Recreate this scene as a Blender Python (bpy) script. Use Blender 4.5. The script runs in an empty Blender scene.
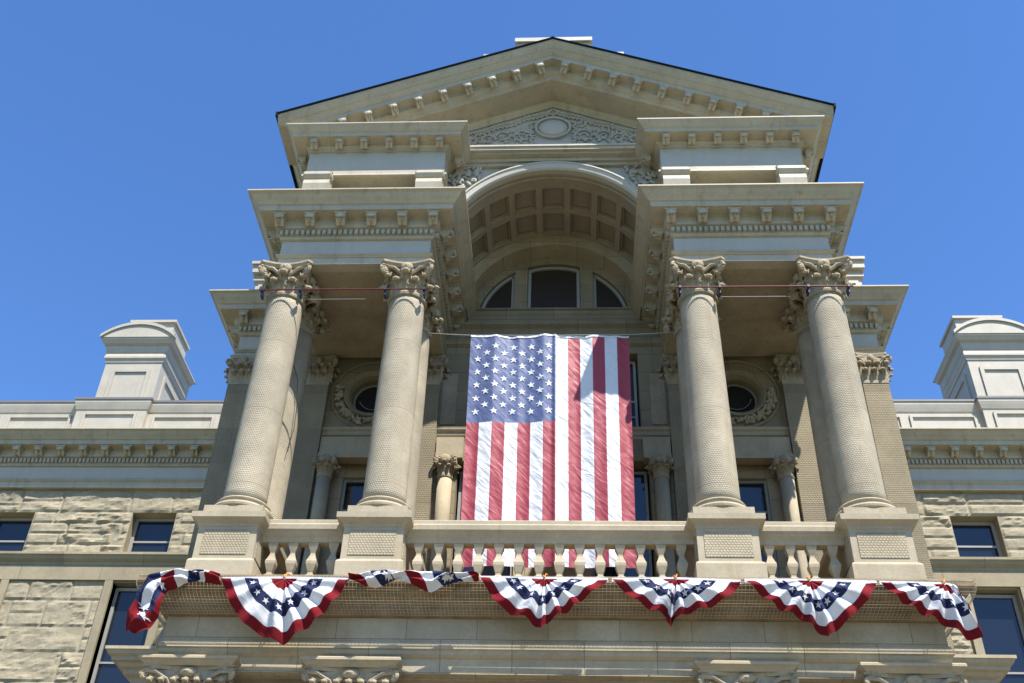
import bpy, bmesh, math, random
from mathutils import Vector, Matrix, noise
R = math.radians
random.seed(7)
sc = bpy.context.scene
C = sc.collection

# ------------------------------------------------------------------ materials
def nt(name):
    m = bpy.data.materials.new(name); m.use_nodes = True
    n = m.node_tree; b = n.nodes['Principled BSDF']
    return m, n, b
def node(n, t, **k):
    o = n.nodes.new(t)
    for a, v in k.items():
        if a.startswith('i_'):
            key = a[2:]
            o.inputs[int(key) if key.isdigit() else key.replace('_', ' ')].default_value = v
        else: setattr(o, a, v)
    return o
def mixc(n, fac, a, b, mode='MIX'):
    x = node(n, 'ShaderNodeMix', data_type='RGBA', blend_type=mode)
    for s, v in ((0, fac), (6, a), (7, b)):
        if hasattr(v, 'links'): n.links.new(v, x.inputs[s])
        else: x.inputs[s].default_value = v if s == 0 else (*v, 1)
    return x.outputs[2]
def stone(name, base, var=.12, rough=.9, tool=None, joints=None, bump=.25, nscale=1.2, stain=.5, spec=.25, jdark=.55, tdark=.45, jv=.11):
    """weathered masonry: mottling, streaks, optional tooled dimples, optional ashlar joints"""
    m, n, b = nt(name); L = n.links.new
    tc = node(n, 'ShaderNodeTexCoord')
    geo = node(n, 'ShaderNodeNewGeometry')
    pos = geo.outputs['Position']
    n1 = node(n, 'ShaderNodeTexNoise', i_Scale=nscale, i_Detail=6.0, i_Roughness=.65); L(pos, n1.inputs['Vector'])
    n2 = node(n, 'ShaderNodeTexNoise', i_Scale=14.0, i_Detail=5.0, i_Roughness=.7); L(pos, n2.inputs['Vector'])
    # vertical weather streaks
    mp = node(n, 'ShaderNodeMapping'); mp.inputs['Scale'].default_value = (2.6, 2.6, .35); L(pos, mp.inputs['Vector'])
    n3 = node(n, 'ShaderNodeTexNoise', i_Scale=1.6, i_Detail=5.0, i_Roughness=.6); L(mp.outputs[0], n3.inputs['Vector'])
    r1 = node(n, 'ShaderNodeMapRange', i_1=.3, i_2=.7); L(n1.outputs[0], r1.inputs[0])
    lo = tuple(c*(1-var*1.3) for c in base); hi = tuple(min(1, c*(1+var)) for c in base)
    c = mixc(n, r1.outputs[0], lo, hi)
    r2 = node(n, 'ShaderNodeMapRange', i_1=.3, i_2=.7, i_3=1-var*.8, i_4=1+var*.5); L(n2.outputs[0], r2.inputs[0])
    c = mixc(n, 1.0, c, (1, 1, 1), 'MULTIPLY')
    cm = node(n, 'ShaderNodeVectorMath', operation='SCALE'); L(c, cm.inputs[0]); L(r2.outputs[0], cm.inputs['Scale']); c = cm.outputs[0]
    r3 = node(n, 'ShaderNodeMapRange', i_1=.55, i_2=.78); L(n3.outputs[0], r3.inputs[0])
    fs = node(n, 'ShaderNodeMath', operation='MULTIPLY', i_1=stain); L(r3.outputs[0], fs.inputs[0])
    c = mixc(n, fs.outputs[0], c, tuple(x*y for x, y in zip(base, (.66, .58, .48))))
    h = n2.outputs[0]; 
    bmp = node(n, 'ShaderNodeBump', i_Strength=bump, i_Distance=.02); L(h, bmp.inputs['Height'])
    nor = bmp.outputs[0]
    sep = node(n, 'ShaderNodeSeparateXYZ')
    if joints:
        jw, jh = joints
        L(pos, sep.inputs[0])
        sn = node(n, 'ShaderNodeSeparateXYZ'); L(geo.outputs['True Normal'], sn.inputs[0])
        ab = node(n, 'ShaderNodeMath', operation='ABSOLUTE'); L(sn.outputs[0], ab.inputs[0])
        gt = node(n, 'ShaderNodeMath', operation='GREATER_THAN', i_1=.5); L(ab.outputs[0], gt.inputs[0])
        ad = node(n, 'ShaderNodeMix', data_type='FLOAT'); L(gt.outputs[0], ad.inputs[0]); L(sep.outputs[0], ad.inputs[2]); L(sep.outputs[1], ad.inputs[3])
        cb = node(n, 'ShaderNodeCombineXYZ'); L(ad.outputs[0], cb.inputs[0]); L(sep.outputs[2], cb.inputs[1])
        br = node(n, 'ShaderNodeTexBrick', i_Scale=1.0); br.inputs['Brick Width'].default_value = jw
        br.inputs['Row Height'].default_value = jh; br.inputs['Mortar Size'].default_value = .008; br.inputs['Mortar Smooth'].default_value = .3
        br.inputs['Color1'].default_value = (1-jv, 1-jv, 1-jv, 1); br.inputs['Color2'].default_value = (1+jv*.9, 1+jv*.8, 1+jv*.5, 1)
        br.inputs['Mortar'].default_value = (jdark, jdark*.96, jdark*.9, 1); L(cb.outputs[0], br.inputs['Vector'])
        c = mixc(n, 1.0, c, br.outputs[0], 'MULTIPLY')
        b2 = node(n, 'ShaderNodeBump', i_Strength=.6, i_Distance=.01, invert=True); L(br.outputs['Fac'], b2.inputs['Height']); L(nor, b2.inputs['Normal']); nor = b2.outputs[0]
    if tool:
        kind, tw, th = tool
        s2 = node(n, 'ShaderNodeSeparateXYZ'); L(tc.outputs['Object'], s2.inputs[0])
        cb = node(n, 'ShaderNodeCombineXYZ')
        if kind == 'cyl':
            at = node(n, 'ShaderNodeMath', operation='ARCTAN2'); L(s2.outputs[1], at.inputs[0]); L(s2.outputs[0], at.inputs[1])
            mu = node(n, 'ShaderNodeMath', operation='MULTIPLY', i_1=.47); L(at.outputs[0], mu.inputs[0]); u = mu.outputs[0]
        else:
            ad = node(n, 'ShaderNodeMath', operation='ADD'); L(s2.outputs[0], ad.inputs[0]); L(s2.outputs[1], ad.inputs[1]); u = ad.outputs[0]
        L(u, cb.inputs[0]); L(s2.outputs[2], cb.inputs[1])
        br = node(n, 'ShaderNodeTexBrick', i_Scale=1.0); br.inputs['Brick Width'].default_value = tw
        br.inputs['Row Height'].default_value = th; br.inputs['Mortar Size'].default_value = .014; br.inputs['Mortar Smooth'].default_value = .6
        br.inputs['Color1'].default_value = br.inputs['Color2'].default_value = (1, 1, 1, 1)
        L(cb.outputs[0], br.inputs['Vector'])
        wn = node(n, 'ShaderNodeTexNoise', i_Scale=60.0); L(pos, wn.inputs['Vector'])
        f1 = node(n, 'ShaderNodeMath', operation='MULTIPLY'); L(br.outputs['Fac'], f1.inputs[0]); L(wn.outputs[0], f1.inputs[1])
        wr = node(n, 'ShaderNodeTexNoise', i_Scale=1.7, i_Detail=3.0); L(pos, wr.inputs['Vector'])
        wm = node(n, 'ShaderNodeMapRange', i_1=.38, i_2=.62, i_3=.35, i_4=1.15); L(wr.outputs[0], wm.inputs[0])
        f2 = node(n, 'ShaderNodeMath', operation='MULTIPLY'); L(f1.outputs[0], f2.inputs[0]); L(wm.outputs[0], f2.inputs[1])
        c = mixc(n, f2.outputs[0], c, tuple(x*tdark for x in base))
        b3 = node(n, 'ShaderNodeBump', i_Strength=.8, i_Distance=.018, invert=True); L(br.outputs['Fac'], b3.inputs['Height']); L(nor, b3.inputs['Normal']); nor = b3.outputs[0]
    L(c, b.inputs['Base Color']); L(nor, b.inputs['Normal'])
    b.inputs['Roughness'].default_value = rough; b.inputs['Specular IOR Level'].default_value = spec
    return m
def plain(name, col, rough=.6, metal=0, spec=.4, **k):
    m, n, b = nt(name)
    tc = node(n, 'ShaderNodeNewGeometry'); t = node(n, 'ShaderNodeTexNoise', i_Scale=6.0, i_Detail=4.0)
    n.links.new(tc.outputs['Position'], t.inputs['Vector'])
    c = mixc(n, t.outputs[0], tuple(x*.85 for x in col), tuple(min(1, x*1.1) for x in col))
    n.links.new(c, b.inputs['Base Color'])
    b.inputs['Roughness'].default_value = rough; b.inputs['Metallic'].default_value = metal; b.inputs['Specular IOR Level'].default_value = spec
    return m
SAND = (.37, .315, .222)
M = {}
M['stone'] = stone('buff_sandstone', SAND)
M['ashlar'] = stone('buff_ashlar', SAND, joints=(1.35, .62))
M['shaded_wallstone'] = stone('shade_toned_porch_ashlar', (0.244, 0.204, 0.137), joints=(1.35, .62), stain=.6)  # buff ashlar darkened: porch shade put into the base colour, plus weather streaks
M['carved'] = stone('carved_sandstone', (0.333, 0.277, 0.189), var=.18, stain=.6, nscale=3)
M['shaft'] = stone('tooled_column_stone', (0.42, 0.366, 0.270), var=.12, tool=('cyl', .054, .047), stain=.5, joints=(60, 1.93), jv=.05, jdark=.6)
M['tooled'] = stone('tooled_panel_stone', (0.40, 0.338, 0.232), var=.12, tool=('flat', .066, .054), stain=.35)
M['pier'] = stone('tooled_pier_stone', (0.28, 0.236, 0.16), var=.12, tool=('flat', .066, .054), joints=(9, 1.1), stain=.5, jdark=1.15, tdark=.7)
M['rock'] = stone('rock_faced_sandstone', (0.305, 0.265, 0.185), var=.18, bump=.5, nscale=2.2, stain=.35)
M['smooth'] = stone('smooth_wing_ashlar', (0.300, 0.258, 0.176), joints=(2.6, 5.), stain=.4)
M['paint'] = stone('weathered_cream_painted_metal', (0.385, 0.345, 0.265), var=.10, rough=.6, bump=.05, joints=(2.4, 50), stain=.85, spec=.4, jdark=.8, jv=.02)
M['paint_plain'] = stone('cream_painted_metal', (0.385, 0.345, 0.265), var=.11, rough=.6, bump=.05, stain=.75, spec=.4)
M['paint_grey'] = stone('pale_grey_painted_metal', (0.39, 0.365, 0.305), var=.05, rough=.55, bump=.03, stain=.25, spec=.4)
M['chimney'] = stone('chalky_grey_painted_metal', (0.40, 0.368, 0.30), var=.08, rough=.6, bump=.05, stain=.3, spec=.4)
M['relief'] = stone('relief_ground_metal', (0.370, 0.351, 0.303), var=.12, rough=.7, bump=.15, stain=.6)
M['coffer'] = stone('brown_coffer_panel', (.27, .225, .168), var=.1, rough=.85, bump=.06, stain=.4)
M['brown'] = stone('stained_brown_moulding', (0.244, 0.185, 0.115), var=.25, rough=.9, bump=.2, nscale=3, stain=.7)
M['soffit'] = stone('stained_tan_soffit', (0.335, 0.276, 0.198), var=.2, rough=.85, bump=.08, nscale=.9, stain=.7)
M['vault'] = stone('tan_vault_plaster', (0.305, 0.258, 0.194), var=.10, rough=.85, bump=.06, stain=.4)
M['roof'] = plain('dark_roof_edge', (.012, .013, .018), .9, spec=.1)
M['coping'] = plain('dull_lead_coping', (.16, .15, .15), .5)
M['frame'] = plain('grey_window_frame', (.27, .27, .25), .5)
M['redbar'] = plain('dark_red_steel', (.11, .014, .013), .5)
M['blueclamp'] = plain('navy_blue_clamp', (.012, .02, .06), .5)
M['steel'] = plain('galvanised_wire', (.45, .45, .43), .4, .6)
M['netting'] = plain('weathered_wire_netting', (.40, .32, .215), .6, .1)
M['cable'] = plain('dark_cable', (.03, .03, .03), .6)
M['rope'] = plain('orange_rope', (.75, .28, .03), .7)
M['lawn'] = plain('mown_lawn', (.055, .08, .024), .9)
M['bounce_paving'] = stone('bounce_concrete_paving', (0.200, 0.178, 0.141), var=.1, joints=(3, 3), stain=.1)  # concrete tone set for the light it throws up at the soffits
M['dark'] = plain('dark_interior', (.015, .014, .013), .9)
M['blind'] = plain('pale_window_blind', (.35, .36, .38), .8)
def glass_mat(name, col, rough=.03, ior=1.5):
    m, n, b = nt(name)
    b.inputs['Base Color'].default_value = (*col, 1); b.inputs['Roughness'].default_value = rough
    b.inputs['Specular IOR Level'].default_value = .6; b.inputs['IOR'].default_value = ior
    g = node(n, 'ShaderNodeNewGeometry'); t = node(n, 'ShaderNodeTexNoise', i_Scale=.8, i_Detail=1.0)
    n.links.new(g.outputs['Position'], t.inputs['Vector'])
    bp = node(n, 'ShaderNodeBump', i_Strength=.08, i_Distance=.05); n.links.new(t.outputs[0], bp.inputs['Height']); n.links.new(bp.outputs[0], b.inputs['Normal'])
    return m
M['glass'] = glass_mat('blue_tinted_glass', (.010, .014, .022), .05, 1.5)
M['dimglass'] = glass_mat('dusty_dark_glass', (.030, .024, .018), .35, 1.35)
def cloth(name, col, sheen=.0, wr_=.45):
    m, n, b = nt(name)
    g = node(n, 'ShaderNodeNewGeometry')
    mp = node(n, 'ShaderNodeMapping', vector_type='TEXTURE'); mp.inputs['Rotation'].default_value = (0, R(48), 0); mp.inputs['Scale'].default_value = (.85, 1, .22)
    n.links.new(g.outputs['Position'], mp.inputs['Vector'])
    t = node(n, 'ShaderNodeTexNoise', i_Scale=1.5, i_Detail=3.0, i_Distortion=.6); n.links.new(mp.outputs[0], t.inputs['Vector'])
    bp = node(n, 'ShaderNodeBump', i_Strength=wr_, i_Distance=.12); n.links.new(t.outputs[0], bp.inputs['Height']); n.links.new(bp.outputs[0], b.inputs['Normal'])
    b.inputs['Base Color'].default_value = (*col, 1); b.inputs['Roughness'].default_value = .55; b.inputs['Specular IOR Level'].default_value = .4
    b.inputs['Sheen Weight'].default_value = sheen
    if 'cotton' in name: b.inputs['Specular IOR Level'].default_value = .12; b.inputs['Roughness'].default_value = .85
    return m
M['fred'] = cloth('faded_red_nylon', (.27, .030, .046),  .1, .28); M['fwhite'] = cloth('white_nylon', (.56, .565, .58), 0, .42); M['fblue'] = cloth('faded_blue_nylon', (.060, .085, .19), .1, .16)
M['bred'] = cloth('crimson_cotton', (.14, .007, .011), 0, .25); M['bwhite'] = cloth('white_cotton', (.56, .56, .575), 0, .25); M['bblue'] = cloth('navy_cotton', (.016, .021, .060))

# ------------------------------------------------------------------ helpers
def tag(o, label=None, cat=None, group=None, kind=None):
    if label: o['label'] = label
    if cat: o['category'] = cat
    if group: o['group'] = group
    if kind: o['kind'] = kind
    return o
def put(name, bm, mats, parent=None, loc=None, smooth=False, recalc=True):
    if recalc: bmesh.ops.recalc_face_normals(bm, faces=bm.faces[:])
    me = bpy.data.meshes.new(name); bm.to_mesh(me); bm.free()
    for m in (mats if isinstance(mats, (list, tuple)) else [mats]): me.materials.append(M[m])
    if smooth:
        me.shade_smooth()
    o = bpy.data.objects.new(name, me); C.objects.link(o)
    if parent: o.parent = parent
    if loc: o.location = loc
    return o
def clone(o, loc, rz=None, parent=None, deep=True):
    c = o.copy(); C.objects.link(c); c.parent = parent or o.parent; c.location = loc
    if rz is not None: c.rotation_euler = (0, 0, rz)
    if deep:
        for ch in o.children:
            d = ch.copy(); C.objects.link(d); d.parent = c
    return c
def empty(name, loc=(0, 0, 0)):
    o = bpy.data.objects.new(name, None); C.objects.link(o); o.location = loc; o.empty_display_size = .3; return o
def box(bm, x0, x1, y0, y1, z0, z1, mi=0):
    v = [bm.verts.new((x, y, z)) for z in (z0, z1) for x, y in ((x0, y0), (x1, y0), (x1, y1), (x0, y1))]
    for f in ((0, 3, 2, 1), (4, 5, 6, 7), (0, 1, 5, 4), (1, 2, 6, 5), (2, 3, 7, 6), (3, 0, 4, 7)):
        bm.faces.new([v[i] for i in f]).material_index = mi
def lathe(bm, prof, n=32, cx=0, cy=0, a0=0, square=False, closed=True):
    rings = []
    for r, z in prof:
        ring = []
        for i in range(n):
            a = a0 + 2*math.pi*i/n
            k = 1/max(abs(math.cos(a)), abs(math.sin(a))) if square else 1
            ring.append(bm.verts.new((cx+r*k*math.cos(a), cy+r*k*math.sin(a), z)))
        rings.append(ring)
    for p, q in zip(rings, rings[1:]):
        for i in range(n): bm.faces.new((p[i], p[(i+1) % n], q[(i+1) % n], q[i]))
    if closed:
        bm.faces.new(rings[0][::-1]); bm.faces.new(rings[-1])
def prism(bm, pts, y0, y1, mi=0):
    """polygon in xz extruded along y"""
    a = [bm.verts.new((x, y0, z)) for x, z in pts]; b = [bm.verts.new((x, y1, z)) for x, z in pts]
    bm.faces.new(a).material_index = mi; bm.faces.new(b[::-1]).material_index = mi
    n = len(pts)
    for i in range(n): bm.faces.new((a[i], b[i], b[(i+1) % n], a[(i+1) % n])).material_index = mi
def sweep(bm, path, prof, closed_prof=True, mirror=False):
    """profile (offset outward, z) swept along xy polyline with mitred corners; outward = right of heading"""
    n = len(path); P = [Vector(p) for p in path]; offs = []
    for i in range(n):
        d = []
        if i > 0: d.append((P[i]-P[i-1]).normalized())
        if i < n-1: d.append((P[i+1]-P[i]).normalized())
        ns = [Vector((t.y, -t.x)) for t in d]
        if len(ns) == 1: offs.append(ns[0])
        else:
            s = ns[0]+ns[1]; offs.append(s/(1+ns[0].dot(ns[1])))
    cols = []
    for i in range(n):
        cols.append([bm.verts.new(((-1 if mirror else 1)*(P[i].x+offs[i].x*o), P[i].y+offs[i].y*o, z)) for o, z in prof])
    m = len(prof)
    for a, b in zip(cols, cols[1:]):
        for j in range(m if closed_prof else m-1):
            bm.faces.new((a[j], a[(j+1) % m], b[(j+1) % m], b[j]))
    if closed_prof:
        bm.faces.new(cols[0][::-1]); bm.faces.new(cols[-1])
def tube(bm, pts, r, n=6, caps=True):
    P = [Vector(p) for p in pts]; rings = []
    for i, p in enumerate(P):
        t = (P[min(i+1, len(P)-1)]-P[max(i-1, 0)])
        t = t.normalized() if t.length > 1e-9 else Vector((0, 0, 1))
        u = t.cross(Vector((0, 0, 1)) if abs(t.z) < .9 else Vector((0, 1, 0))).normalized(); w = t.cross(u)
        rr = r[i] if isinstance(r, (list, tuple)) else r
        rings.append([bm.verts.new(p+u*rr*math.cos(2*math.pi*k/n)+w*rr*math.sin(2*math.pi*k/n)) for k in range(n)])
    for p, q in zip(rings, rings[1:]):
        for i in range(n): bm.faces.new((p[i], p[(i+1) % n], q[(i+1) % n], q[i]))
    if caps: bm.faces.new(rings[0][::-1]); bm.faces.new(rings[-1])
def blob(bm, c, rx, ry, rz, seg=8, rings=6, rot=None):
    """ellipsoid"""
    mt = Matrix.Translation(c) @ (rot or Matrix.Identity(4)) @ Matrix.Diagonal((rx, ry, rz, 1))
    nv = bm.verts.new; top = nv(mt @ Vector((0, 0, 1))); bot = nv(mt @ Vector((0, 0, -1))); R_ = []
    for k in range(1, rings):
        p = math.pi*k/rings; R_.append([nv(mt @ Vector((math.sin(p)*math.cos(2*math.pi*i/seg), math.sin(p)*math.sin(2*math.pi*i/seg), math.cos(p)))) for i in range(seg)])
    for i in range(seg):
        k = (i+1) % seg
        bm.faces.new((top, R_[0][i], R_[0][k])); bm.faces.new((bot, R_[-1][k], R_[-1][i]))
        for a, b in zip(R_, R_[1:]): bm.faces.new((a[i], b[i], b[k], a[k]))
B = empty('capitol_building', (0, 3.4, -1.7)); B.location = (0, 0, 0)
tag(B, 'buff sandstone classical building with columned portico and pediment behind the hanging flag', 'building')
YM = 3.4

# ------------------------------------------------------------------ capital ornament
def leaf(bm, o, nrm, h, w, curl, base=.0, lean=.06):
    """acanthus leaf: o = root point, nrm = outward unit vector; thick lobed blade, rolled-over tip"""
    o = Vector(o); nrm = Vector(nrm).normalized(); s = Vector((-nrm.y, nrm.x, 0)); up = Vector((0, 0, 1))
    K = 11; U = 7; g = []; gb = []
    for k in range(K):
        t = k/(K-1)
        if t < .68: out = base+lean*t**1.5; z = h*t/.80
        else:
            a = (t-.68)/.32*math.pi*1.15; out = base+lean*.56+curl*.5*(1-math.cos(a)) ; z = h*.85+curl*.55*math.sin(a)
        ww = w*.5*(.78+.22*math.cos((t*3.2 % 1)*2*math.pi))*(1-.42*max(0, t-.6)/.4)
        row = []; rb = []
        for u in range(U):
            q = (u/(U-1)-.5)*2
            dip = -.035*q*q+.02*math.cos(q*math.pi*2)-(.012 if u % 2 else 0)
            p = o+s*(q*ww)+nrm*(out+dip*w*2.2)+up*(z-.05*abs(q)*h)
            row.append(bm.verts.new(p)); rb.append(bm.verts.new(p-nrm*.035-up*.012))
        g.append(row); gb.append(rb)
    for k in range(K-1):
        for u in range(U-1):
            bm.faces.new((g[k][u], g[k][u+1], g[k+1][u+1], g[k+1][u])); bm.faces.new((gb[k][u+1], gb[k][u], gb[k+1][u], gb[k+1][u+1]))
        for u in (0, U-1):
            bm.faces.new((g[k][u], g[k+1][u], gb[k+1][u], gb[k][u]))
    for u in range(U-1): bm.faces.new((g[-1][u], g[-1][u+1], gb[-1][u+1], gb[-1][u]))
    tip = o+nrm*(base+lean*.56+curl*.95)+up*(h*.80)
    blob(bm, tip, w*.26, w*.20, w*.17, 8, 5)
def volute(bm, c, ax, r, th):
    """scroll disc: centre c, horizontal axis ax"""
    c = Vector(c); ax = Vector(ax).normalized(); u = Vector((-ax.y, ax.x, 0)); up = Vector((0, 0, 1)); pts = []; rr = []
    for i in range(34):
        a = i/33*math.pi*4.2; q = r*(1-.80*i/33)
        pts.append(c+u*math.cos(a+1.6)*q+up*math.sin(a+1.6)*q); rr.append(th*(1-.35*i/33))
    tube(bm, pts, rr, 6)
    rot = ax.to_track_quat('X', 'Z').to_matrix().to_4x4()
    blob(bm, c, th*1.05, r*.72, r*.72, 10, 6, rot)
def abacus(bm, hx, hy, z0, z1, cx=.10, back=False):
    """moulded slab with concave sides and horned corners"""
    def outline(s, conc):
        pts = []; X, Y = hx*s, hy*s; n = 8
        cs = [(-X, -Y), (X, -Y), (X, Y), (-X, Y)]
        for k in range(4):
            a = Vector(cs[k]); b = Vector(cs[(k+1) % 4]); d = b-a; nn = Vector((-d.y, d.x)).normalized()
            ch = .10*d.length
            for i in range(n+1):
                t = i/n; p = a+d*(.07+.86*t)
                flat = back and k == 2
                pts.append(p+nn*(0 if flat else conc*d.length*math.sin(math.pi*t)))
        return pts
    rings = []
    for s, z in ((.90, z0), (.92, z0+(z1-z0)*.35), (.97, z0+(z1-z0)*.5), (1.0, z0+(z1-z0)*.62), (1.0, z1)):
        rings.append([bm.verts.new((p.x, p.y, z)) for p in outline(s, cx)])
    for p, q in zip(rings, rings[1:]):
        n = len(p)
        for i in range(n): bm.faces.new((p[i], p[(i+1) % n], q[(i+1) % n], q[i]))
    bm.faces.new(rings[0][::-1]); bm.faces.new(rings[-1])
def round_capital(H, r, W, nl=8):
    bm = bmesh.new()
    lathe(bm, [(r*1.0, -.04), (r*1.10, -.03), (r*1.13, .02), (r*1.10, .06), (r*1.0, .07), (r*.98, .1), (r*.96, H*.4), (r*1.0, H*.65), (r*1.18, H*.86), (r*1.2, H*.88)], 28)
    for i in range(nl):
        a = 2*math.pi*(i+.5)/nl+math.pi/nl*0
        n = (math.cos(a), math.sin(a), 0); leaf(bm, (r*.98*n[0], r*.98*n[1], .07), n, H*.38, r*.80, H*.17, 0, .09)
    for i in range(nl):
        a = 2*math.pi*i/nl
        n = (math.cos(a), math.sin(a), 0); leaf(bm, (r*.96*n[0], r*.96*n[1], H*.12), n, H*.58, r*.80, H*.20, 0, .15)
    for k in range(4):
        a = math.pi/4+k*math.pi/2; n = Vector((math.cos(a), math.sin(a), 0)); s = Vector((-n.y, n.x, 0))
        c = n*(W*.5*1.24)+Vector((0, 0, H*.74))
        volute(bm, c, s, H*.145, .055)
        for sg in (-1, 1):
            b = Vector((math.cos(a+sg*.55), math.sin(a+sg*.55), 0))*r*1.02
            p = [b+Vector((0, 0, H*.42)), b*1.10+Vector((0, 0, H*.62)), b*1.12*.55+n*W*.30+Vector((0, 0, H*.80)), c+Vector((0, 0, H*.10))]
            tube(bm, p, [.035, .045, .05, .05], 6)
        # helices and fleuron in the middle of each side
        a2 = k*math.pi/2; m = Vector((math.cos(a2), math.sin(a2), 0)); s2 = Vector((-m.y, m.x, 0))
        for sg in (-1, 1): volute(bm, m*(r*1.16)+s2*sg*r*.27+Vector((0, 0, H*.70)), m, H*.08, .028)
        rot = m.to_track_quat('X', 'Z').to_matrix().to_4x4()
        blob(bm, m*(W*.5*.92)+Vector((0, 0, H*.80)), .09, .155, .14, 12, 8, rot)
        blob(bm, m*(W*.5*.98)+Vector((0, 0, H*.80)), .07, .075, .07, 8, 6, rot)
    abacus(bm, W*.55, W*.55, H*.845, H)
    return bm
def flat_capital(H, w, d, nf=3, ns=1):
    """pilaster capital, origin at centre of the back plane bottom, projecting to -y by d"""
    bm = bmesh.new(); hw = w/2
    box(bm, -hw*1.03, hw*1.03, -d*1.05, 0, -.03, .06)
    box(bm, -hw*.97, hw*.97, -d*.95, 0, .06, H*.62); box(bm, -hw*1.1, hw*1.1, -d*1.05, 0, H*.6, H*.88)
    for i in range(nf):
        x = -hw+w*(i+.5)/nf; leaf(bm, (x, -d*.95, .06), (0, -1, 0), H*.36, w/nf*.95, H*.15, 0, .05)
    for i in range(nf+1):
        x = -hw+w*i/nf; leaf(bm, (x*.96, -d*.95, H*.10), (x*.35, -1, 0), H*.56, w/nf*.9, H*.18, 0, .09)
    for sg in (-1, 1):
        for i in range(ns):
            y = -d*(i+.45)/ns; leaf(bm, (sg*hw*.97, y, .06), (sg, 0, 0), H*.36, d/ns*.9, H*.15, 0, .05)
            leaf(bm, (sg*hw*.97, y, H*.10), (sg, 0, 0), H*.56, d/ns*.9, H*.18, 0, .09)
        c = Vector((sg*hw*1.22, -d*1.12, H*.74)); volute(bm, c, (sg*.7, .7, 0), H*.13, .045)
        tube(bm, [(sg*hw*.45, -d*1.0, H*.42), (sg*hw*.55, -d*1.1, H*.6), (sg*hw*.9, -d*1.18, H*.80), c+Vector((0, 0, H*.1))], [.03, .04, .045, .045], 6)
        volute(bm, (sg*hw*.28, -d*1.12, H*.68), (0, 1, 0), H*.08, .028)
    blob(bm, (0, -d*1.12, H*.80), w*.13, .09, H*.14, 10, 8)
    blob(bm, (0, -d*1.2, H*.80), w*.06, .07, H*.07, 8, 6)
    bm2 = bmesh.new(); abacus(bm2, hw*1.3, d*.65, H*.875, H, .06, True)
    me = bpy.data.meshes.new('t'); bmesh.ops.translate(bm2, verts=bm2.verts[:], vec=(0, -d*.62, 0)); bm2.to_mesh(me); bm2.free(); bm.from_mesh(me); bpy.data.meshes.remove(me)
    return bm

# ------------------------------------------------------------------ columns
SZ0, SZ1, CT = 10.92, 16.85, 17.775
def make_column():
    bm = bmesh.new(); prof = []
    for i in range(25):
        t = i/24; prof.append((.465-.035*t**1.7, .27+t*(SZ1-SZ0-.27)))
    lathe(bm, prof, 48)
    sh = put('column', bm, 'shaft', B, (0, 0, SZ0), True)
    bm = bmesh.new()
    box(bm, -.62, .62, -.62, .62, -.22, .0)
    lathe(bm, [(.60, 0), (.65, .03), (.66, .075), (.64, .12), (.585, .14), (.56, .15), (.545, .17), (.55, .20), (.575, .21), (.585, .235), (.565, .265), (.51, .275), (.49, .29)], 48)
    put('column_base', bm, 'stone', sh, None, False)
    put('capital', round_capital(CT-SZ1, .43, 1.20), 'carved', sh, (0, 0, SZ1-SZ0), False)
    return sh
col0 = make_column(); first = True
for x in (-6.54, -3.53, 3.53, 6.54):
    for y in (0, 1.28):
        if first: col0.location = (x, y, SZ0); first = False
        else: clone(col0, (x, y, SZ0), random.choice((0, math.pi/2, math.pi)), B)

# pedestals
def ped(x):
    bm = bmesh.new()
    path = [(x-.61, 1.95), (x-.61, -.64), (x+.61, -.64), (x+.61, 1.95)]
    prof = [(-.3, 9.10), (.07, 9.10), (.07, 9.62), (.05, 9.66), (.0, 9.70), (0, 10.40), (.03, 10.43), (.03, 10.47), (.07, 10.50), (.10, 10.52), (.155, 10.56), (.16, 10.68), (.10, 10.71), (-.3, 10.71)]
    sweep(bm, path, prof)
    box(bm, x-.38, x+.38, -.34, 1.9, 9.1, 10.76)
    p = put('pedestal', bm, 'stone', B)
    bm = bmesh.new(); box(bm, x-.47, x+.47, -.655, -.6, 9.79, 10.33)
    sgn = 1 if x < 0 else -1
    for s in (-1, 1): box(bm, *(sorted((x+s*.57, x+s*.625))), -.5, 1.8, 9.79, 10.33)
    put('dimpled_panel', bm, 'tooled', p)
for x in (-6.55, -3.55, 3.55, 6.55): ped(x)

# balustrades
def baluster_mesh():
    bm = bmesh.new()
    lathe(bm, [(.105, 0), (.105, .10), (.065, .13), (.06, .17), (.075, .20), (.125, .34), (.13, .40), (.10, .46), (.06, .56), (.058, .60), (.085, .66), (.12, .74), (.125, .78), (.125, .82)], 4, a0=R(45), square=False)
    for v in bm.verts: v.co.x *= 1.16; v.co.y *= 1.16
    return bm
bal0 = None
def balustrade(x0, x1, n, y=-.14, side=False, pitch=None):
    global bal0
    bm = bmesh.new()
    xa, xb = x0, x1
    prof = [(-.12, 10.26), (.12, 10.26), (.14, 10.36), (.20, 10.42), (.21, 10.46), (.25, 10.50), (.26, 10.60), (.22, 10.64), (.22, 10.72), (.18, 10.75), (-.18, 10.75), (-.22, 10.6), (-.2, 10.42), (-.12, 10.34)]
    sweep(bm, [(xa, y), (xb, y)], prof)
    h = put('balustrade', bm, 'stone', B)
    bm = bmesh.new(); sweep(bm, [(xa, y), (xb, y)], [(-.2, 9.10), (.30, 9.10), (.30, 9.36), (.24, 9.44), (.2, 9.46), (-.2, 9.46)])
    put('bottom_rail', bm, 'stone', h)
    w = (xb-xa)/n if pitch is None else pitch
    for k in range(n):
        x = (xa+xb)/2+(k-(n-1)/2)*w
        if bal0 is None: bal0 = put('baluster', baluster_mesh(), 'stone', h, (x, y, 9.455))
        else: clone(bal0, (x, y, 9.455), None, h)
balustrade(-2.93, 2.93, 14, pitch=.41)
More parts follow.
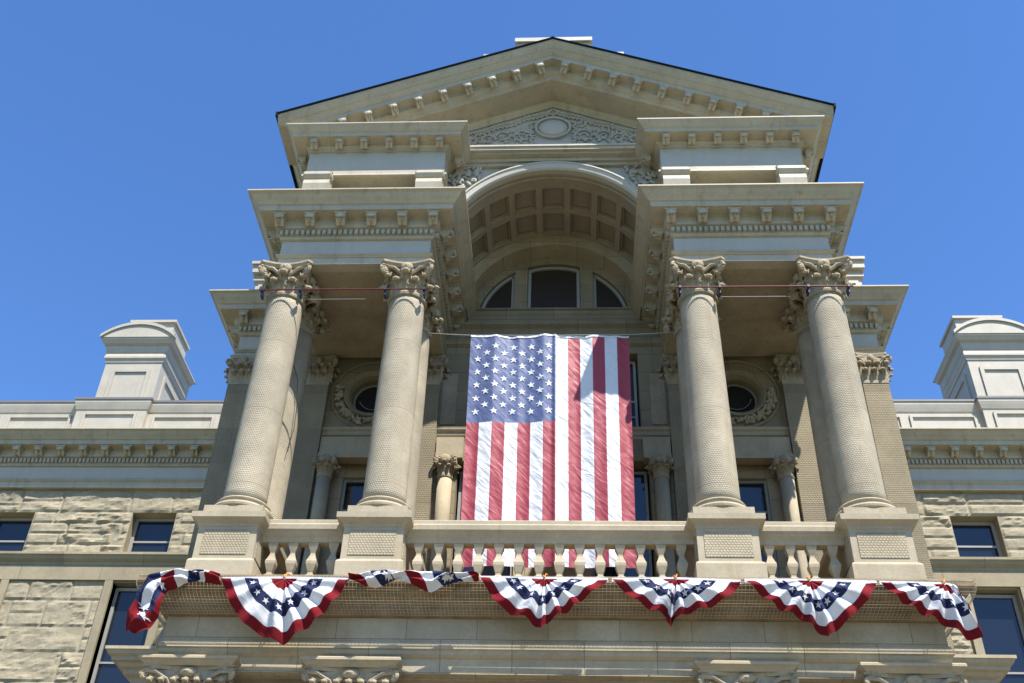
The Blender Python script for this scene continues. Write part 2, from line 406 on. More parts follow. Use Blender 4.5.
balustrade(-5.93, -4.17, 4, pitch=.42); balustrade(4.17, 5.93, 4, pitch=.42)

# balcony slab and lower entablature
bm = bmesh.new()
hy = [(-7.62, 10.7), (-7.62, 3.4), (-7.38, 3.4), (-7.38, -.60), (7.38, -.60), (7.38, 3.4), (7.62, 3.4), (7.62, 10.7)]
hp = [(-7.38, 3.4), (-7.38, -.60), (7.38, -.60), (7.38, 3.4)]
sweep(bm, hp, [(-.4, 9.11), (.52, 9.11), (.54, 9.09), (.54, 8.98), (.48, 8.96), (.46, 8.90), (.44, 8.86), (.37, 8.78), (.24, 8.70), (.20, 8.66), (.17, 8.56), (.12, 8.50), (.02, 8.48), (-.4, 8.48)])
box(bm, -7.0, 7.0, -.21, 3.3, 8.50, 9.10)
put('balcony_slab', bm, 'brown', B)
bm = bmesh.new()
sweep(bm, hp, [(-.3, 8.475), (0, 8.475), (0, 8.02), (.03, 8.0), (.04, 7.95), (.07, 7.92), (.07, 7.85), (.03, 7.83), (.02, 7.76), (-.03, 7.72), (-.07, 7.70), (-.07, 7.42), (-.3, 7.42)])
put('lower_fascia', bm, 'ashlar', B)
bm = bmesh.new(); box(bm, -7.1, 7.1, -.32, 3.38, 7.46, 7.7); box(bm, -7.1, 7.1, -.32, .1, 7.38, 7.46)
for x in (-3.0, -1.55, 0, 1.55, 3.0):
    pass
sf = put('porch_soffit', bm, 'soffit', B)
bm = bmesh.new()
for x in (-1.15, 0, 1.15):
    for q in range(14):
        a = q/14*2*math.pi; blob(bm, (x+.30*math.cos(a), .95+.30*math.sin(a), 7.45), .08, .08, .03, 6, 4)
    lathe(bm, [(.44, 7.40), (.47, 7.38), (.44, 7.46)], 24, x, .95, closed=False); blob(bm, (x, .95, 7.45), .12, .12, .05, 8, 5)
put('carved_rosettes', bm, 'carved', sf)
def lower_pier(x, w):
    bm = bmesh.new(); box(bm, x-w/2, x+w/2, -.62, 1.2, -1.7, 6.85)
    p = put('lower_pier', bm, 'ashlar', B)
    cb = flat_capital(.68, w, .5, 6, 2)
    put('capital', cb, 'carved', p, (x, -.12, 6.80))
    bm = bmesh.new(); hw = w/2+.12; sweep(bm, [(x-hw, .6), (x-hw, -.70), (x+hw, -.70), (x+hw, .6)], [(-.4, 7.62), (.13, 7.62), (.15, 7.60), (.15, 7.555), (.10, 7.53), (.05, 7.49), (.02, 7.46), (-.4, 7.46)])
    put('abacus', bm, 'stone', p)
for x in (-6.72, -3.66, 3.62, 6.60): lower_pier(x, 1.35)
# side string cornice round the projecting corner
for s in (0, 1):
    bm = bmesh.new(); sweep(bm, [(-9.2, 10.5), (-9.2, YM), (-7.3, YM)], [(-.3, 9.20), (.74, 9.20), (.74, 9.13), (.71, 9.12), (.68, 9.05), (.60, 9.0), (.60, 8.93), (.50, 8.91), (.46, 8.84), (.36, 8.80), (.36, 8.70), (.24, 8.66), (.20, 8.55), (.05, 8.50), (0, 8.48), (-.3, 8.48)], mirror=bool(s))
    put('string_cornice', bm, 'stone', B)

# ------------------------------------------------------------------ main entablature
ENT = [(-.28, 19.54), (.87, 19.58), (.88, 19.57), (.88, 19.53), (.85, 19.52), (.80, 19.49), (.74, 19.41), (.66, 19.335), (.62, 19.285), (.59, 19.27), (.58, 19.265), (.58, 19.14), (.565, 19.12), (.24, 19.13),
       (.22, 19.10), (.22, 18.90), (.20, 18.86), (.16, 18.84), (.12, 18.82), (.10, 18.80), (.10, 18.64), (.08, 18.62), (.07, 18.58), (.02, 18.56), (0, 18.55), (0, 18.12),
       (.03, 18.11), (.09, 18.07), (.10, 18.03), (.05, 18.0), (.04, 17.98), (.02, 17.98), (.02, 17.775), (-.28, 17.775)]
def modillion_mesh():
    bm = bmesh.new()
    s = [(.0, .0), (.34, .0), (.34, -.035), (.335, -.05), (.335, -.12), (.31, -.16), (.28, -.15), (.24, -.17), (.18, -.22), (.10, -.26), (.03, -.25), (0, -.20)]
    # s: outward, z -> extrude in x
    def pr(w0, w1, pts):
        a = [bm.verts.new((w0, -o, z)) for o, z in pts]; b = [bm.verts.new((w1, -o, z)) for o, z in pts]
        bm.faces.new(a); bm.faces.new(b[::-1]); n = len(pts)
        for i in range(n): bm.faces.new((a[i], b[i], b[(i+1) % n], a[(i+1) % n]))
    pr(-.13, -.035, s); pr(.035, .13, s)
    pr(-.035, .035, [(o*.93, z*.92) for o, z in s])
    pr(-.175, .175, [(0, .004), (.355, .004), (.355, -.03), (.35, -.05), (0, -.05)])
    for sx in (-.105, .085): 
        lathe_pts = None
    blob(bm, (0, -.34, -.11), .15, .055, .06, 8, 6)
    blob(bm, (0, -.22, -.19), .035, .12, .035, 8, 6)
    return bm
mod_proto = None
def mods(parent, pts, scale=1):
    global mod_proto
    for (x, y, z, rz) in pts:
        if mod_proto is None:
            o = put('modillion', modillion_mesh(), 'paint_plain', parent, (x, y, z)); mod_proto = o
        else: o = clone(mod_proto, (x, y, z), None, parent)
        o.rotation_euler = (0, 0, rz); o.scale = (scale*.88, scale*.84, scale*1.16)
def dentils(bm, path, o0, z0, z1, pitch=.136, w=.08, dp=.09, mirror=False, ends=0.0):
    for (ax, ay), (bx, by) in zip(path, path[1:]):
        d = Vector((bx-ax, by-ay)); Ln = d.length; d.normalize(); nn = Vector((d.y, -d.x))
        k = int((Ln+2*ends)/pitch); st = (Ln-(k-1)*pitch)/2
        for i in range(k):
            c = Vector((ax, ay))+d*(st+i*pitch)
            q = [c-d*w/2+nn*(o0-.02), c+d*w/2+nn*(o0-.02), c+d*w/2+nn*(o0+dp), c-d*w/2+nn*(o0+dp)]
            if mirror: q = [Vector((-p.x, p.y)) for p in q]
            v = [bm.verts.new((p.x, p.y, z)) for z in (z0, z1) for p in q]
            for f in ((0, 3, 2, 1), (4, 5, 6, 7), (0, 1, 5, 4), (1, 2, 6, 5), (2, 3, 7, 6), (3, 0, 4, 7)): bm.faces.new([v[i] for i in f])
WX = 30
EP = [(-WX, 10.42), (-8.8, 10.42), (-8.8, YM), (-6.78, YM), (-6.78, -.45), (-3.03, -.45), (-3.03, 3.5)]
for s in (0, 1):
    mir = bool(s); sg = 1 if s == 0 else -1
    bm = bmesh.new(); sweep(bm, EP, ENT, mirror=mir)
    ent = put('entablature', bm, 'paint', B)
    bm = bmesh.new()
    sweep(bm, EP, [(.002, 18.545), (.012, 18.545), (.012, 18.125), (.002, 18.125)], mirror=mir)
    put('frieze', bm, 'paint_grey', ent)
    bm = bmesh.new(); dentils(bm, EP, .10, 18.655, 18.80, ends=.12, mirror=mir); put('dentil_band', bm, 'paint_plain', ent)
    pts = []; z = 19.128
    for k in range(6): pts.append((-4.905+(k-2.5)*.78, -.67, z, 0))                      # front
    for k in range(6): pts.append((-2.81, -.22+k*.74, z, R(90)))                         # inner return
    for k in range(5): pts.append((-7.0, -.22+k*.74, z, R(-90)))                         # outer return
    for k in range(2): pts.append((-8.7+k*.74, YM-.22, z, 0))
    for k in range(9): pts.append((-9.02, YM+.25+k*.76, z, R(-90)))
    for k in range(12): pts.append((-9.8-k*.76, 10.20, z, 0))
    mods(ent, [(sg*x, y, zz, sg*rz) for x, y, zz, rz in pts])
    bm = bmesh.new()
    for k in range(12, 26):
        tmp = modillion_mesh(); me = bpy.data.meshes.new('t'); bmesh.ops.translate(tmp, verts=tmp.verts[:], vec=(sg*(-9.8-k*.76), 10.20, z)); tmp.to_mesh(me); tmp.free(); bm.from_mesh(me); bpy.data.meshes.remove(me)
    put('far_modillions', bm, 'paint_plain', ent)['kind'] = 'stuff'
    # porch ceiling between the beams
    bm = bmesh.new(); box(bm, *sorted((sg*-6.6, sg*-3.2)), -.25, YM-.02, 17.79, 17.9); put('porch_ceiling', bm, 'soffit', B)
    bm = bmesh.new(); box(bm, *sorted((sg*-6.6, sg*-3.2)), -.25, YM-.02, 19.3, 19.5); put('cornice_roof', bm, 'coping', B)
    # attic block
    bm = bmesh.new()
    x0, x1 = -6.55, -2.88
    ap = [(x0, 6.0), (x0, -.45), (x1, -.45), (x1, .6)]
    AT = [(-.25, 22.36), (.62, 22.38), (.62, 22.34), (.60, 22.33), (.57, 22.28), (.51, 22.21), (.47, 22.17), (.45, 22.155), (.45, 22.07), (.435, 22.05), (.14, 22.06), (.12, 22.04), (.12, 22.0), (.09, 21.96), (.06, 21.94), (.04, 21.88), (.0, 21.86), (0, 21.14), (.03, 21.12), (.03, 20.98), (.09, 20.95), (.10, 20.88), (.04, 20.86), (-.40, 20.86), (-.40, 20.15), (0, 20.15), (0, 19.56), (-.5, 19.56)]
    AT[0] = (-.5, 22.36)
    sweep(bm, ap, AT, mirror=mir)
    # solid stiles at the block corners
    at = put('attic', bm, 'paint', B)
    bm = bmesh.new(); sweep(bm, ap, [(.002, 21.85), (.012, 21.85), (.012, 21.15), (.002, 21.15)], mirror=mir); put('attic_frieze', bm, 'paint_grey', at)
    mods(at, [(sg*(-4.72+(k-2.5)*.68), -.59, 22.055, 0) for k in range(6)]+[(sg*-2.66, .0, 22.055, sg*R(90)), (sg*-2.66, .45, 22.055, sg*R(90))]+[(sg*-6.76, -.1+k*.68, 22.055, sg*R(-90)) for k in range(4)], .8)
    for cxx in (-6.16, -3.2):
        bm = bmesh.new(); w = .34
        pts = []
        sp = [(0, 20.92), (.24, 20.92), (.34, 20.90), (.41, 20.82), (.42, 20.72), (.38, 20.64), (.33, 20.60), (.36, 20.55), (.40, 20.40), (.36, 20.2), (.30, 20.1), (.36, 19.95), (.36, 19.6), (0, 19.6)]
        a = [bm.verts.new((sg*(cxx-w), -.34-o, zz)) for o, zz in sp]; b = [bm.verts.new((sg*(cxx+w), -.34-o, zz)) for o, zz in sp]
        bm.faces.new(a); bm.faces.new(b[::-1])
        for i in range(len(sp)): j = (i+1) % len(sp); bm.faces.new((a[i], b[i], b[j], a[j]))
        for e in (-1, 1): volute(bm, (sg*cxx+e*(w+.01), -.60, 20.76), (1, 0, 0), .13, .035)
        put('scroll_bracket', bm, 'paint_plain', at)

# ------------------------------------------------------------------ pediment
EX, EZ, AZ = 7.42, 22.70, 25.80; SL = (AZ-EZ)/EX
YF = .45                                       # recessed tympanum plane
def rake(bm, prof, x_in=0, x_out=EX, zoff=0, slope=None):
    """profile (y, dz measured down from the roof line) swept from eave to apex on both sides"""
    for sg in (-1, 1):
        cols = []
        for x in (x_out, x_in):
            cols.append([bm.verts.new((sg*x, y, AZ-SL*x+dz)) for y, dz in prof])
        m = len(prof)
        for j in range(m): bm.faces.new((cols[0][j], cols[0][(j+1) % m], cols[1][(j+1) % m], cols[1][j]))
        bm.faces.new(cols[0]); bm.faces.new(cols[1][::-1])
bm = bmesh.new()
rake(bm, [(-1.17, -.07), (-1.17, -.11), (-1.15, -.12), (-1.13, -.17), (-1.05, -.27), (-1.02, -.285), (-1.02, -.31), (-.97, -.36), (-.91, -.42), (-.88, -.44), (-.88, -.56), (-.62, -.57), (-.60, -.60), (-.60, -.72), (-.55, -.75), (-.50, -.80), (-.45, -.83), (-.42, -.90), (-.40, -.92), (.46, -.92), (.46, -.07)])
g_ = bmesh.ops.bisect_plane(bm, geom=bm.verts[:]+bm.edges[:]+bm.faces[:], plane_co=(0, 0, 22.39), plane_no=(0, 0, 1), clear_inner=True)
bmesh.ops.holes_fill(bm, edges=[e for e in bm.edges if e.is_boundary])
pd = put('pediment', bm, 'paint_plain', B)
# modillions of the raking cornice follow the slope
for sg in (-1, 1):
    ang = math.atan(SL)
    for k in range(10):
        x = .39+k*.672
        o = clone(mod_proto, (sg*x, -.61, AZ-SL*x-.572), None, pd); o.rotation_euler = (0, sg*ang, 0); o.scale = (.72, .78, 1.12)
        o.rotation_euler = (0, 0, 0)
        # shear-free seating: small wedge blocks are inside the modillion cap
        o.rotation_euler = (0, sg*ang, 0)
# roof
bm = bmesh.new(); rake(bm, [(-1.20, .0), (-1.22, -.03), (-1.20, -.068), (14, -.068), (14, 0)], x_out=EX+.02)
for sg in (-1, 1): box(bm, *sorted((sg*(EX+.004), sg*(EX+.06))), -1.21, 10, EZ-.15, EZ-.0)
tube(bm, [(0, -1.2, AZ-.01), (0, 13.5, AZ-.01)], .05, 8)
put('roof', bm, 'roof', B)
# eaves soffit along the sides
for sg in (-1, 1):
    bm = bmesh.new()
    v = [(EX, EZ-.07), (EX-.02, EZ-.11), (EX-.10, EZ-.19), (EX-.20, EZ-.30), (6.3, EZ-.30), (6.3, EZ-.08)]
    prism(bm, [(sg*x, z) for x, z in v], -.84, 9)
    put('side_eaves', bm, 'paint_plain', B)
# upper side walls and back of the block, keeps the sky from showing through
bm = bmesh.new(); box(bm, -6.35, -6.25, .5, 9, 19.5, 22.3); box(bm, 6.25, 6.35, .5, 9, 19.5, 22.3)
put('attic_side_wall', bm, 'paint', B)
# acroterion blocks on the ridge
bm = bmesh.new(); box(bm, -1.13, 1.13, .3, 2.0, 25.2, 27.55); box(bm, -1.18, 1.18, .22, 2.06, 27.55, 27.72); box(bm, -.85, .85, .36, 1.9, 27.72, 27.80)
box(bm, -2.05, 2.05, .3, 2.0, 24.9, 26.85); box(bm, -2.12, 2.12, .24, 2.06, 26.85, 26.97)
put('ridge_pedestal', bm, 'paint_grey', B)
# tympanum wall, central cornice, spandrels round the arch
RV, CV = 2.78, 19.15
bm = bmesh.new()
N = 40
# spandrel wall: from arch up to the sloping soffit
top = lambda x: AZ-SL*abs(x)-.90
prev = None
for i in range(-N, N+1):
    x = 3.05*i/N
    zb = CV+math.sqrt(max(0, (RV+.02)**2-x*x)) if abs(x) < RV else CV
    q = [bm.verts.new((x, YF, zb)), bm.verts.new((x, YF, top(x)+.02)), bm.verts.new((x, YF+.25, zb)), bm.verts.new((x, YF+.25, top(x)+.02))]
    if prev:
        bm.faces.new((prev[0], q[0], q[1], prev[1])); bm.faces.new((prev[2], prev[3], q[3], q[2])); bm.faces.new((prev[0], prev[2], q[2], q[0]))
    prev = q
ty = put('tympanum_wall', bm, 'relief', B)
bm = bmesh.new()
box(bm, -2.9, 2.9, -.04, YF+.05, 22.50, 22.56); box(bm, -2.9, 2.9, .0, YF+.05, 22.40, 22.50); box(bm, -2.9, 2.9, .10, YF+.05, 22.34, 22.40)
box(bm, -2.9, 2.9, .26, YF+.05, 22.22, 22.34); box(bm, -2.9, 2.9, .34, YF+.05, 22.12, 22.22); 
put('central_cornice', bm, 'paint_plain', ty)
bm = bmesh.new(); rake(bm, [(YF-.16, -.915), (YF-.16, -.98), (YF-.12, -1.02), (YF-.06, -1.08), (YF-.05, -1.14), (YF+.05, -1.14), (YF+.05, -.915)], x_out=5.6)
put('tympanum_moulding', bm, 'paint_plain', ty)
# relief: medallion with scrolls and leaves
bm = bmesh.new()
def scroll(bm, cx, cz, r, turns, a0, sg, y=YF-.03, th=.042):
    pts = []; rr = []
    for i in range(40):
        t = i/39; a = a0+sg*t*turns*2*math.pi; q = r*(1-.82*t); pts.append((cx+q*math.cos(a), y, cz+q*math.sin(a))); rr.append(th*(1-.4*t))
    tube(bm, pts, rr, 6)
    for i in range(0, 24, 3):
        a = a0+sg*(i/39)*turns*2*math.pi; q = r*(1-.82*i/39)*1.22
        rot = Matrix.Rotation(-a-.6*sg, 4, 'Y'); blob(bm, (cx+q*math.cos(a), y, cz+q*math.sin(a)), .085, .045, .035, 7, 5, rot)
def lf(bm, x, z, a, l=.16, w=.05, y=YF-.03):
    blob(bm, (x, y, z), l*.5, .05, w*.6, 8, 5, Matrix.Rotation(-a, 4, 'Y'))
for sg in (-1, 1):
    scroll(bm, sg*.90, 23.42, .27, 1.6, math.pi if sg > 0 else 0, -sg)
    scroll(bm, sg*1.40, 23.42, .22, 1.5, 0 if sg > 0 else math.pi, sg)
    scroll(bm, sg*1.85, 23.32, .19, 1.4, math.pi if sg > 0 else 0, -sg)
    scroll(bm, sg*2.28, 23.24, .15, 1.3, 0 if sg > 0 else math.pi, sg)
    for i in range(44):
        t = i/43; x = .08+t*2.7; z = AZ-SL*x-1.27-.03*math.sin(t*20)
        lf(bm, sg*x, z, sg*(-.4+(.8 if i % 2 else -.5)), .2, .065)
        if x < 2.2: lf(bm, sg*(x+.03), z-.13, sg*(-.4+(-.9 if i % 2 else .9)), .17, .06)
    for i in range(30):
        x = random.uniform(.55, 2.6); z = random.uniform(23.0, AZ-SL*x-1.42)
        if z < AZ-SL*x-1.40: lf(bm, sg*x, z, random.uniform(0, 3.1), random.uniform(.14, .22), .07, YF-.015)
    for i in range(9):
        lf(bm, sg*(.60+.02*(i % 2)), 23.1+i*.11, sg*(.9 if i % 2 else -.3), .17, .07)
    # spandrel foliage beside the arch
    for i in range(46):
        x = random.uniform(2.0, 2.95); zb = CV+math.sqrt(max(0, (RV+.42)**2-x*x)); z = random.uniform(zb, 22.15)
        if z > zb: lf(bm, sg*x, z, random.uniform(0, 3.1), .22, .09, YF-.05)
    scroll(bm, sg*2.62, 21.75, .17, 1.4, 0, sg, YF-.05, .04)
put('carved_relief', bm, 'relief', ty, None, False)
bm = bmesh.new()
for i in range(2):
    pass
def ellipse_ring(bm, cx, y, cz, a, b, r, n=40, m=8):
    rings = []
    for i in range(n):
        t = 2*math.pi*i/n; c = Vector((cx+a*math.cos(t), y, cz+b*math.sin(t))); nn = Vector((math.cos(t), 0, math.sin(t)))
        rings.append([bm.verts.new(c+nn*r*math.cos(2*math.pi*k/m)+Vector((0, 1, 0))*r*math.sin(2*math.pi*k/m)) for k in range(m)])
    for i in range(n):
        p, q = rings[i], rings[(i+1) % n]
        for k in range(m): bm.faces.new((p[k], p[(k+1) % m], q[(k+1) % m], q[k]))
ellipse_ring(bm, 0, YF-.08, 23.74, (.49), .41, .035); blob(bm, (0, YF-.02, 23.74), .42, .15, .35, 20, 14)
put('medallion', bm, 'paint_grey', ty, None, False)
# archivolt
def arch_sweep(bm, prof, cz, n=48, a0=0, a1=math.pi, closed=True):
    cols = []
    for i in range(n+1):
        a = a0+(a1-a0)*i/n
        cols.append([bm.verts.new((r*math.cos(a), y, cz+r*math.sin(a))) for r, y in prof])
    m = len(prof)
    for p, q in zip(cols, cols[1:]):
        for j in range(m if closed else m-1): bm.faces.new((p[j], p[(j+1) % m], q[(j+1) % m], q[j]))
bm = bmesh.new()
arch_sweep(bm, [(RV+.24, YF+.02), (RV+.24, YF-.22), (RV+.21, YF-.25), (RV+.17, YF-.25), (RV+.15, YF-.22), (RV+.06, YF-.20), (RV+.02, YF-.19), (RV-.02, YF-.14), (RV-.02, YF+.02)], CV)
put('archivolt', bm, 'paint_grey', B)
# coffered vault
bm = bmesh.new(); YV0, YV1 = YF-.0, 2.95
NC = 11; pa = math.pi/NC
yr = [(1.02, 1.84), (2.0, 2.86)]
def pt(r, a, y): return (r*math.cos(a), y, CV+r*math.sin(a))
def quad(r, a0, a1, y0, y1, n=4, mi=0):
    for i in range(n):
        p, q = a0+(a1-a0)*i/n, a0+(a1-a0)*(i+1)/n
        bm.faces.new([bm.verts.new(v) for v in (pt(r, p, y0), pt(r, q, y0), pt(r, q, y1), pt(r, p, y1))]).material_index = mi
ra = .11*pa
for k in range(NC):
    a0, a1 = k*pa, (k+1)*pa
    ys = [YV0, yr[0][0], yr[0][1], yr[1][0], yr[1][1], YV1]
    for y0, y1 in ((ys[0], ys[1]), (ys[2], ys[3]), (ys[4], ys[5])): quad(RV, a0, a1, y0, y1)
    for y0, y1 in yr:
        quad(RV, a0, a0+ra, y0, y1, 1); quad(RV, a1-ra, a1, y0, y1, 1)
        b0, b1 = a0+ra, a1-ra; dd = .02
        lev = [(RV, 0), (RV+.07, .004), (RV+.07, .03), (RV+.17, .035)]
        for (r0, i0), (r1, i1) in zip(lev, lev[1:]):
            A0, A1, C0, C1 = b0+i0/RV, b1-i0/RV, y0+i0, y1-i0
            D0, D1, E0, E1 = b0+i1/RV, b1-i1/RV, y0+i1, y1-i1
            for (u, v, uu, vv) in (((A0, C0), (A1, C0), (D0, E0), (D1, E0)), ((A1, C0), (A1, C1), (D1, E0), (D1, E1)), ((A1, C1), (A0, C1), (D1, E1), (D0, E1)), ((A0, C1), (A0, C0), (D0, E1), (D0, E0))):
                bm.faces.new([bm.verts.new(w) for w in (pt(r0, *u), pt(r0, *v), pt(r1, *vv), pt(r1, *uu))])
        quad(RV+.17, b0+.035/RV, b1-.035/RV, y0+.035, y1-.035, 4, 1)
bmesh.ops.remove_doubles(bm, verts=bm.verts[:], dist=.0008)
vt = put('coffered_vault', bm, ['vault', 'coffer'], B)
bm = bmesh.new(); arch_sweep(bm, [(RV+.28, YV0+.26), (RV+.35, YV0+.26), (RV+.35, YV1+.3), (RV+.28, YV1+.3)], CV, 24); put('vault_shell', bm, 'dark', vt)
bm = bmesh.new()
arch_sweep(bm, [(RV-.012, YV0+.12), (RV-.05, YV0+.14), (RV-.05, YV0+.20), (RV-.012, YV0+.22)], CV)
put('vault_rib', bm, 'vault', vt)
# inner ring wall and lunette wall
RI = 2.42
bm = bmesh.new()
arch_sweep(bm, [(RV+.30, 2.95), (RI+.06, 2.95), (RI+.04, 2.92), (RI, 2.92), (RI, 3.75), (RV+.30, 3.75)], CV)
put('arch_ring', bm, 'ashlar', B)
# lunette glazing wall: arch-topped, radius RL
RL, ZL = 2.18, 19.15
def lun_region(x0, x1, zb, r, n=20):
    pts = [(x0, zb), (x1, zb)]
    for i in range(n+1):
        x = x1+(x0-x1)*i/n; pts.append((x, ZL+math.sqrt(max(0, r*r-x*x))))
    return pts
bm = bmesh.new()
arch_sweep(bm, [(RI+.05, 3.50), (RL, 3.50), (RL, 3.8), (RI+.05, 3.8)], CV, 48)
for x in (-.945, .945): prism(bm, lun_region(x-.185, x+.185, 19.5, RL+.05), 3.47, 3.8)
for x in (-.80, .80): prism(bm, lun_region(x-.03, x+.03, 19.5, RL+.05), 3.44, 3.5)
put('lunette_wall', bm, 'shaded_wallstone', B)
def framed(name, outer, t, y, gm='dimglass', parent=B, bars=()):
    """window = frame polygon ring + pane"""
    cx = sum(p[0] for p in outer)/len(outer); cz = sum(p[1] for p in outer)/len(outer)
    n = len(outer); inner = []
    for i in range(n):
        a, b, c = Vector(outer[i-1]), Vector(outer[i]), Vector(outer[(i+1) % n])
        d1 = (b-a); d2 = (c-b)
        d1 = d1.normalized() if d1.length > 1e-6 else d2.normalized(); d2 = d2.normalized() if d2.length > 1e-6 else d1
        n1 = Vector((-d1.y, d1.x)); n2 = Vector((-d2.y, d2.x)); s = n1+n2; s = s/(max(.3, 1+n1.dot(n2)))
        inner.append(tuple(b+s*t))
    bm = bmesh.new()
    rings = []
    for yy, pl in ((y+.08, outer), (y, outer), (y, inner), (y+.08, inner)): rings.append([bm.verts.new((p[0], yy, p[1])) for p in pl])
    for p, q in zip(rings, rings[1:]):
        for i in range(n): bm.faces.new((p[i], p[(i+1) % n], q[(i+1) % n], q[i]))
    for b_ in bars: box(bm, b_[0], b_[1], y+.01, y+.07, b_[2], b_[3])
    w = put(name, bm, 'frame', parent)
    bm = bmesh.new(); bm.faces.new([bm.verts.new((p[0], y+.06, p[1])) for p in inner])
    put('pane', bm, gm, w)
    return w
cw = [(-.75, 19.54), (.75, 19.54)]+[(.75-1.5*i/10, ZL+math.sqrt((RL-.03)**2-(.75-1.5*i/10)**2)-.03) for i in range(11)]
framed('lunette_window', cw, .09, 3.56)
sw = [(x, ZL+math.sqrt(max((RL-.03)**2-x*x, 0))) for x in [1.13+(2.10-1.13)*i/12 for i in range(13)]]
rw = [(1.13, 19.54), (2.12, 19.54)]+[p for p in sw[::-1] if p[1] > 19.7]
framed('lunette_window', rw, .09, 3.56)
framed('lunette_window', [(-x, z) for x, z in rw[::-1]], .09, 3.56)
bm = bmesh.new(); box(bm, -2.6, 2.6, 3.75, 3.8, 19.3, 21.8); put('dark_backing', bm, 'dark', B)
# sill ledge across below the lunette
bm = bmesh.new()
sweep(bm, [(-3.2, 3.45), (3.2, 3.45)], [(-.2, 19.56), (.06, 19.56), (.06, 19.52), (.0, 19.50), (.0, 19.38), (-.03, 19.34), (-.05, 19.1), (.02, 19.06), (.10, 19.02), (.10, 18.94), (.04, 18.9), (-.02, 18.86), (-.06, 18.78), (-.06, 18.5), (-.02, 18.45), (.05, 18.4), (.05, 18.28), (-.04, 18.22), (-.2, 18.22)])
put('lunette_sill', bm, 'shaded_wallstone', B)

# ------------------------------------------------------------------ porch back wall
def wall_grid(bm, x0, x1, z0, z1, y0, y1, holes):
    xs = sorted(set([x0, x1]+[h[i] for h in holes for i in (0, 1)])); zs = sorted(set([z0, z1]+[h[i] for h in holes for i in (2, 3)]))
    xs = [x for x in xs if x0 <= x <= x1]; zs = [z for z in zs if z0 <= z <= z1]
    def solid(i, j):
        if i < 0 or j < 0 or i >= len(xs)-1 or j >= len(zs)-1: return None
        cx, cz = (xs[i]+xs[i+1])/2, (zs[j]+zs[j+1])/2
        return not any(h[0] < cx < h[1] and h[2] < cz < h[3] for h in holes)
    for i in range(len(xs)-1):
        for j in range(len(zs)-1):
            if not solid(i, j): continue
            a, b, c, d = xs[i], xs[i+1], zs[j], zs[j+1]
            F = lambda *p: bm.faces.new([bm.verts.new(q) for q in p])
            F((a, y0, c), (b, y0, c), (b, y0, d), (a, y0, d)); F((b, y1, c), (a, y1, c), (a, y1, d), (b, y1, d))
            if solid(i-1, j) is not True: F((a, y1, c), (a, y0, c), (a, y0, d), (a, y1, d))
            if solid(i+1, j) is not True: F((b, y0, c), (b, y1, c), (b, y1, d), (b, y0, d))
            if solid(i, j-1) is not True: F((a, y1, c), (b, y1, c), (b, y0, c), (a, y0, c))
            if solid(i, j+1) is not True: F((a, y0, d), (b, y0, d), (b, y1, d), (a, y1, d))
OCX, OCZ, OR = 4.88, 16.62, .56
bm = bmesh.new()
holes = [(-2.45, 2.45, 9.0, 14.55), (-2.30, -1.05, 15.55, 18.0), (1.05, 2.30, 15.55, 18.0)]
for s in (-1, 1):
    a, b = sorted((s*3.85, s*5.75)); holes.append((a, b, 9.5, 14.60))
    a, b = sorted((s*OCX-.7, s*OCX+.7)); holes.append((a, b, OCZ-.7, OCZ+.7))
wall_grid(bm, -8.85, 8.85, 9.0, 18.25, YM+.10, YM+.75, holes)
box(bm, -8.85, -8.75, YM+.76, 10.7, 9.0, 17.9); box(bm, 8.75, 8.85, YM+.76, 10.7, 9.0, 17.9)
box(bm, -8.7, 8.7, 5.2, 5.4, 9.0, 18.2)
bw = put('porch_wall', bm, 'shaded_wallstone', B)
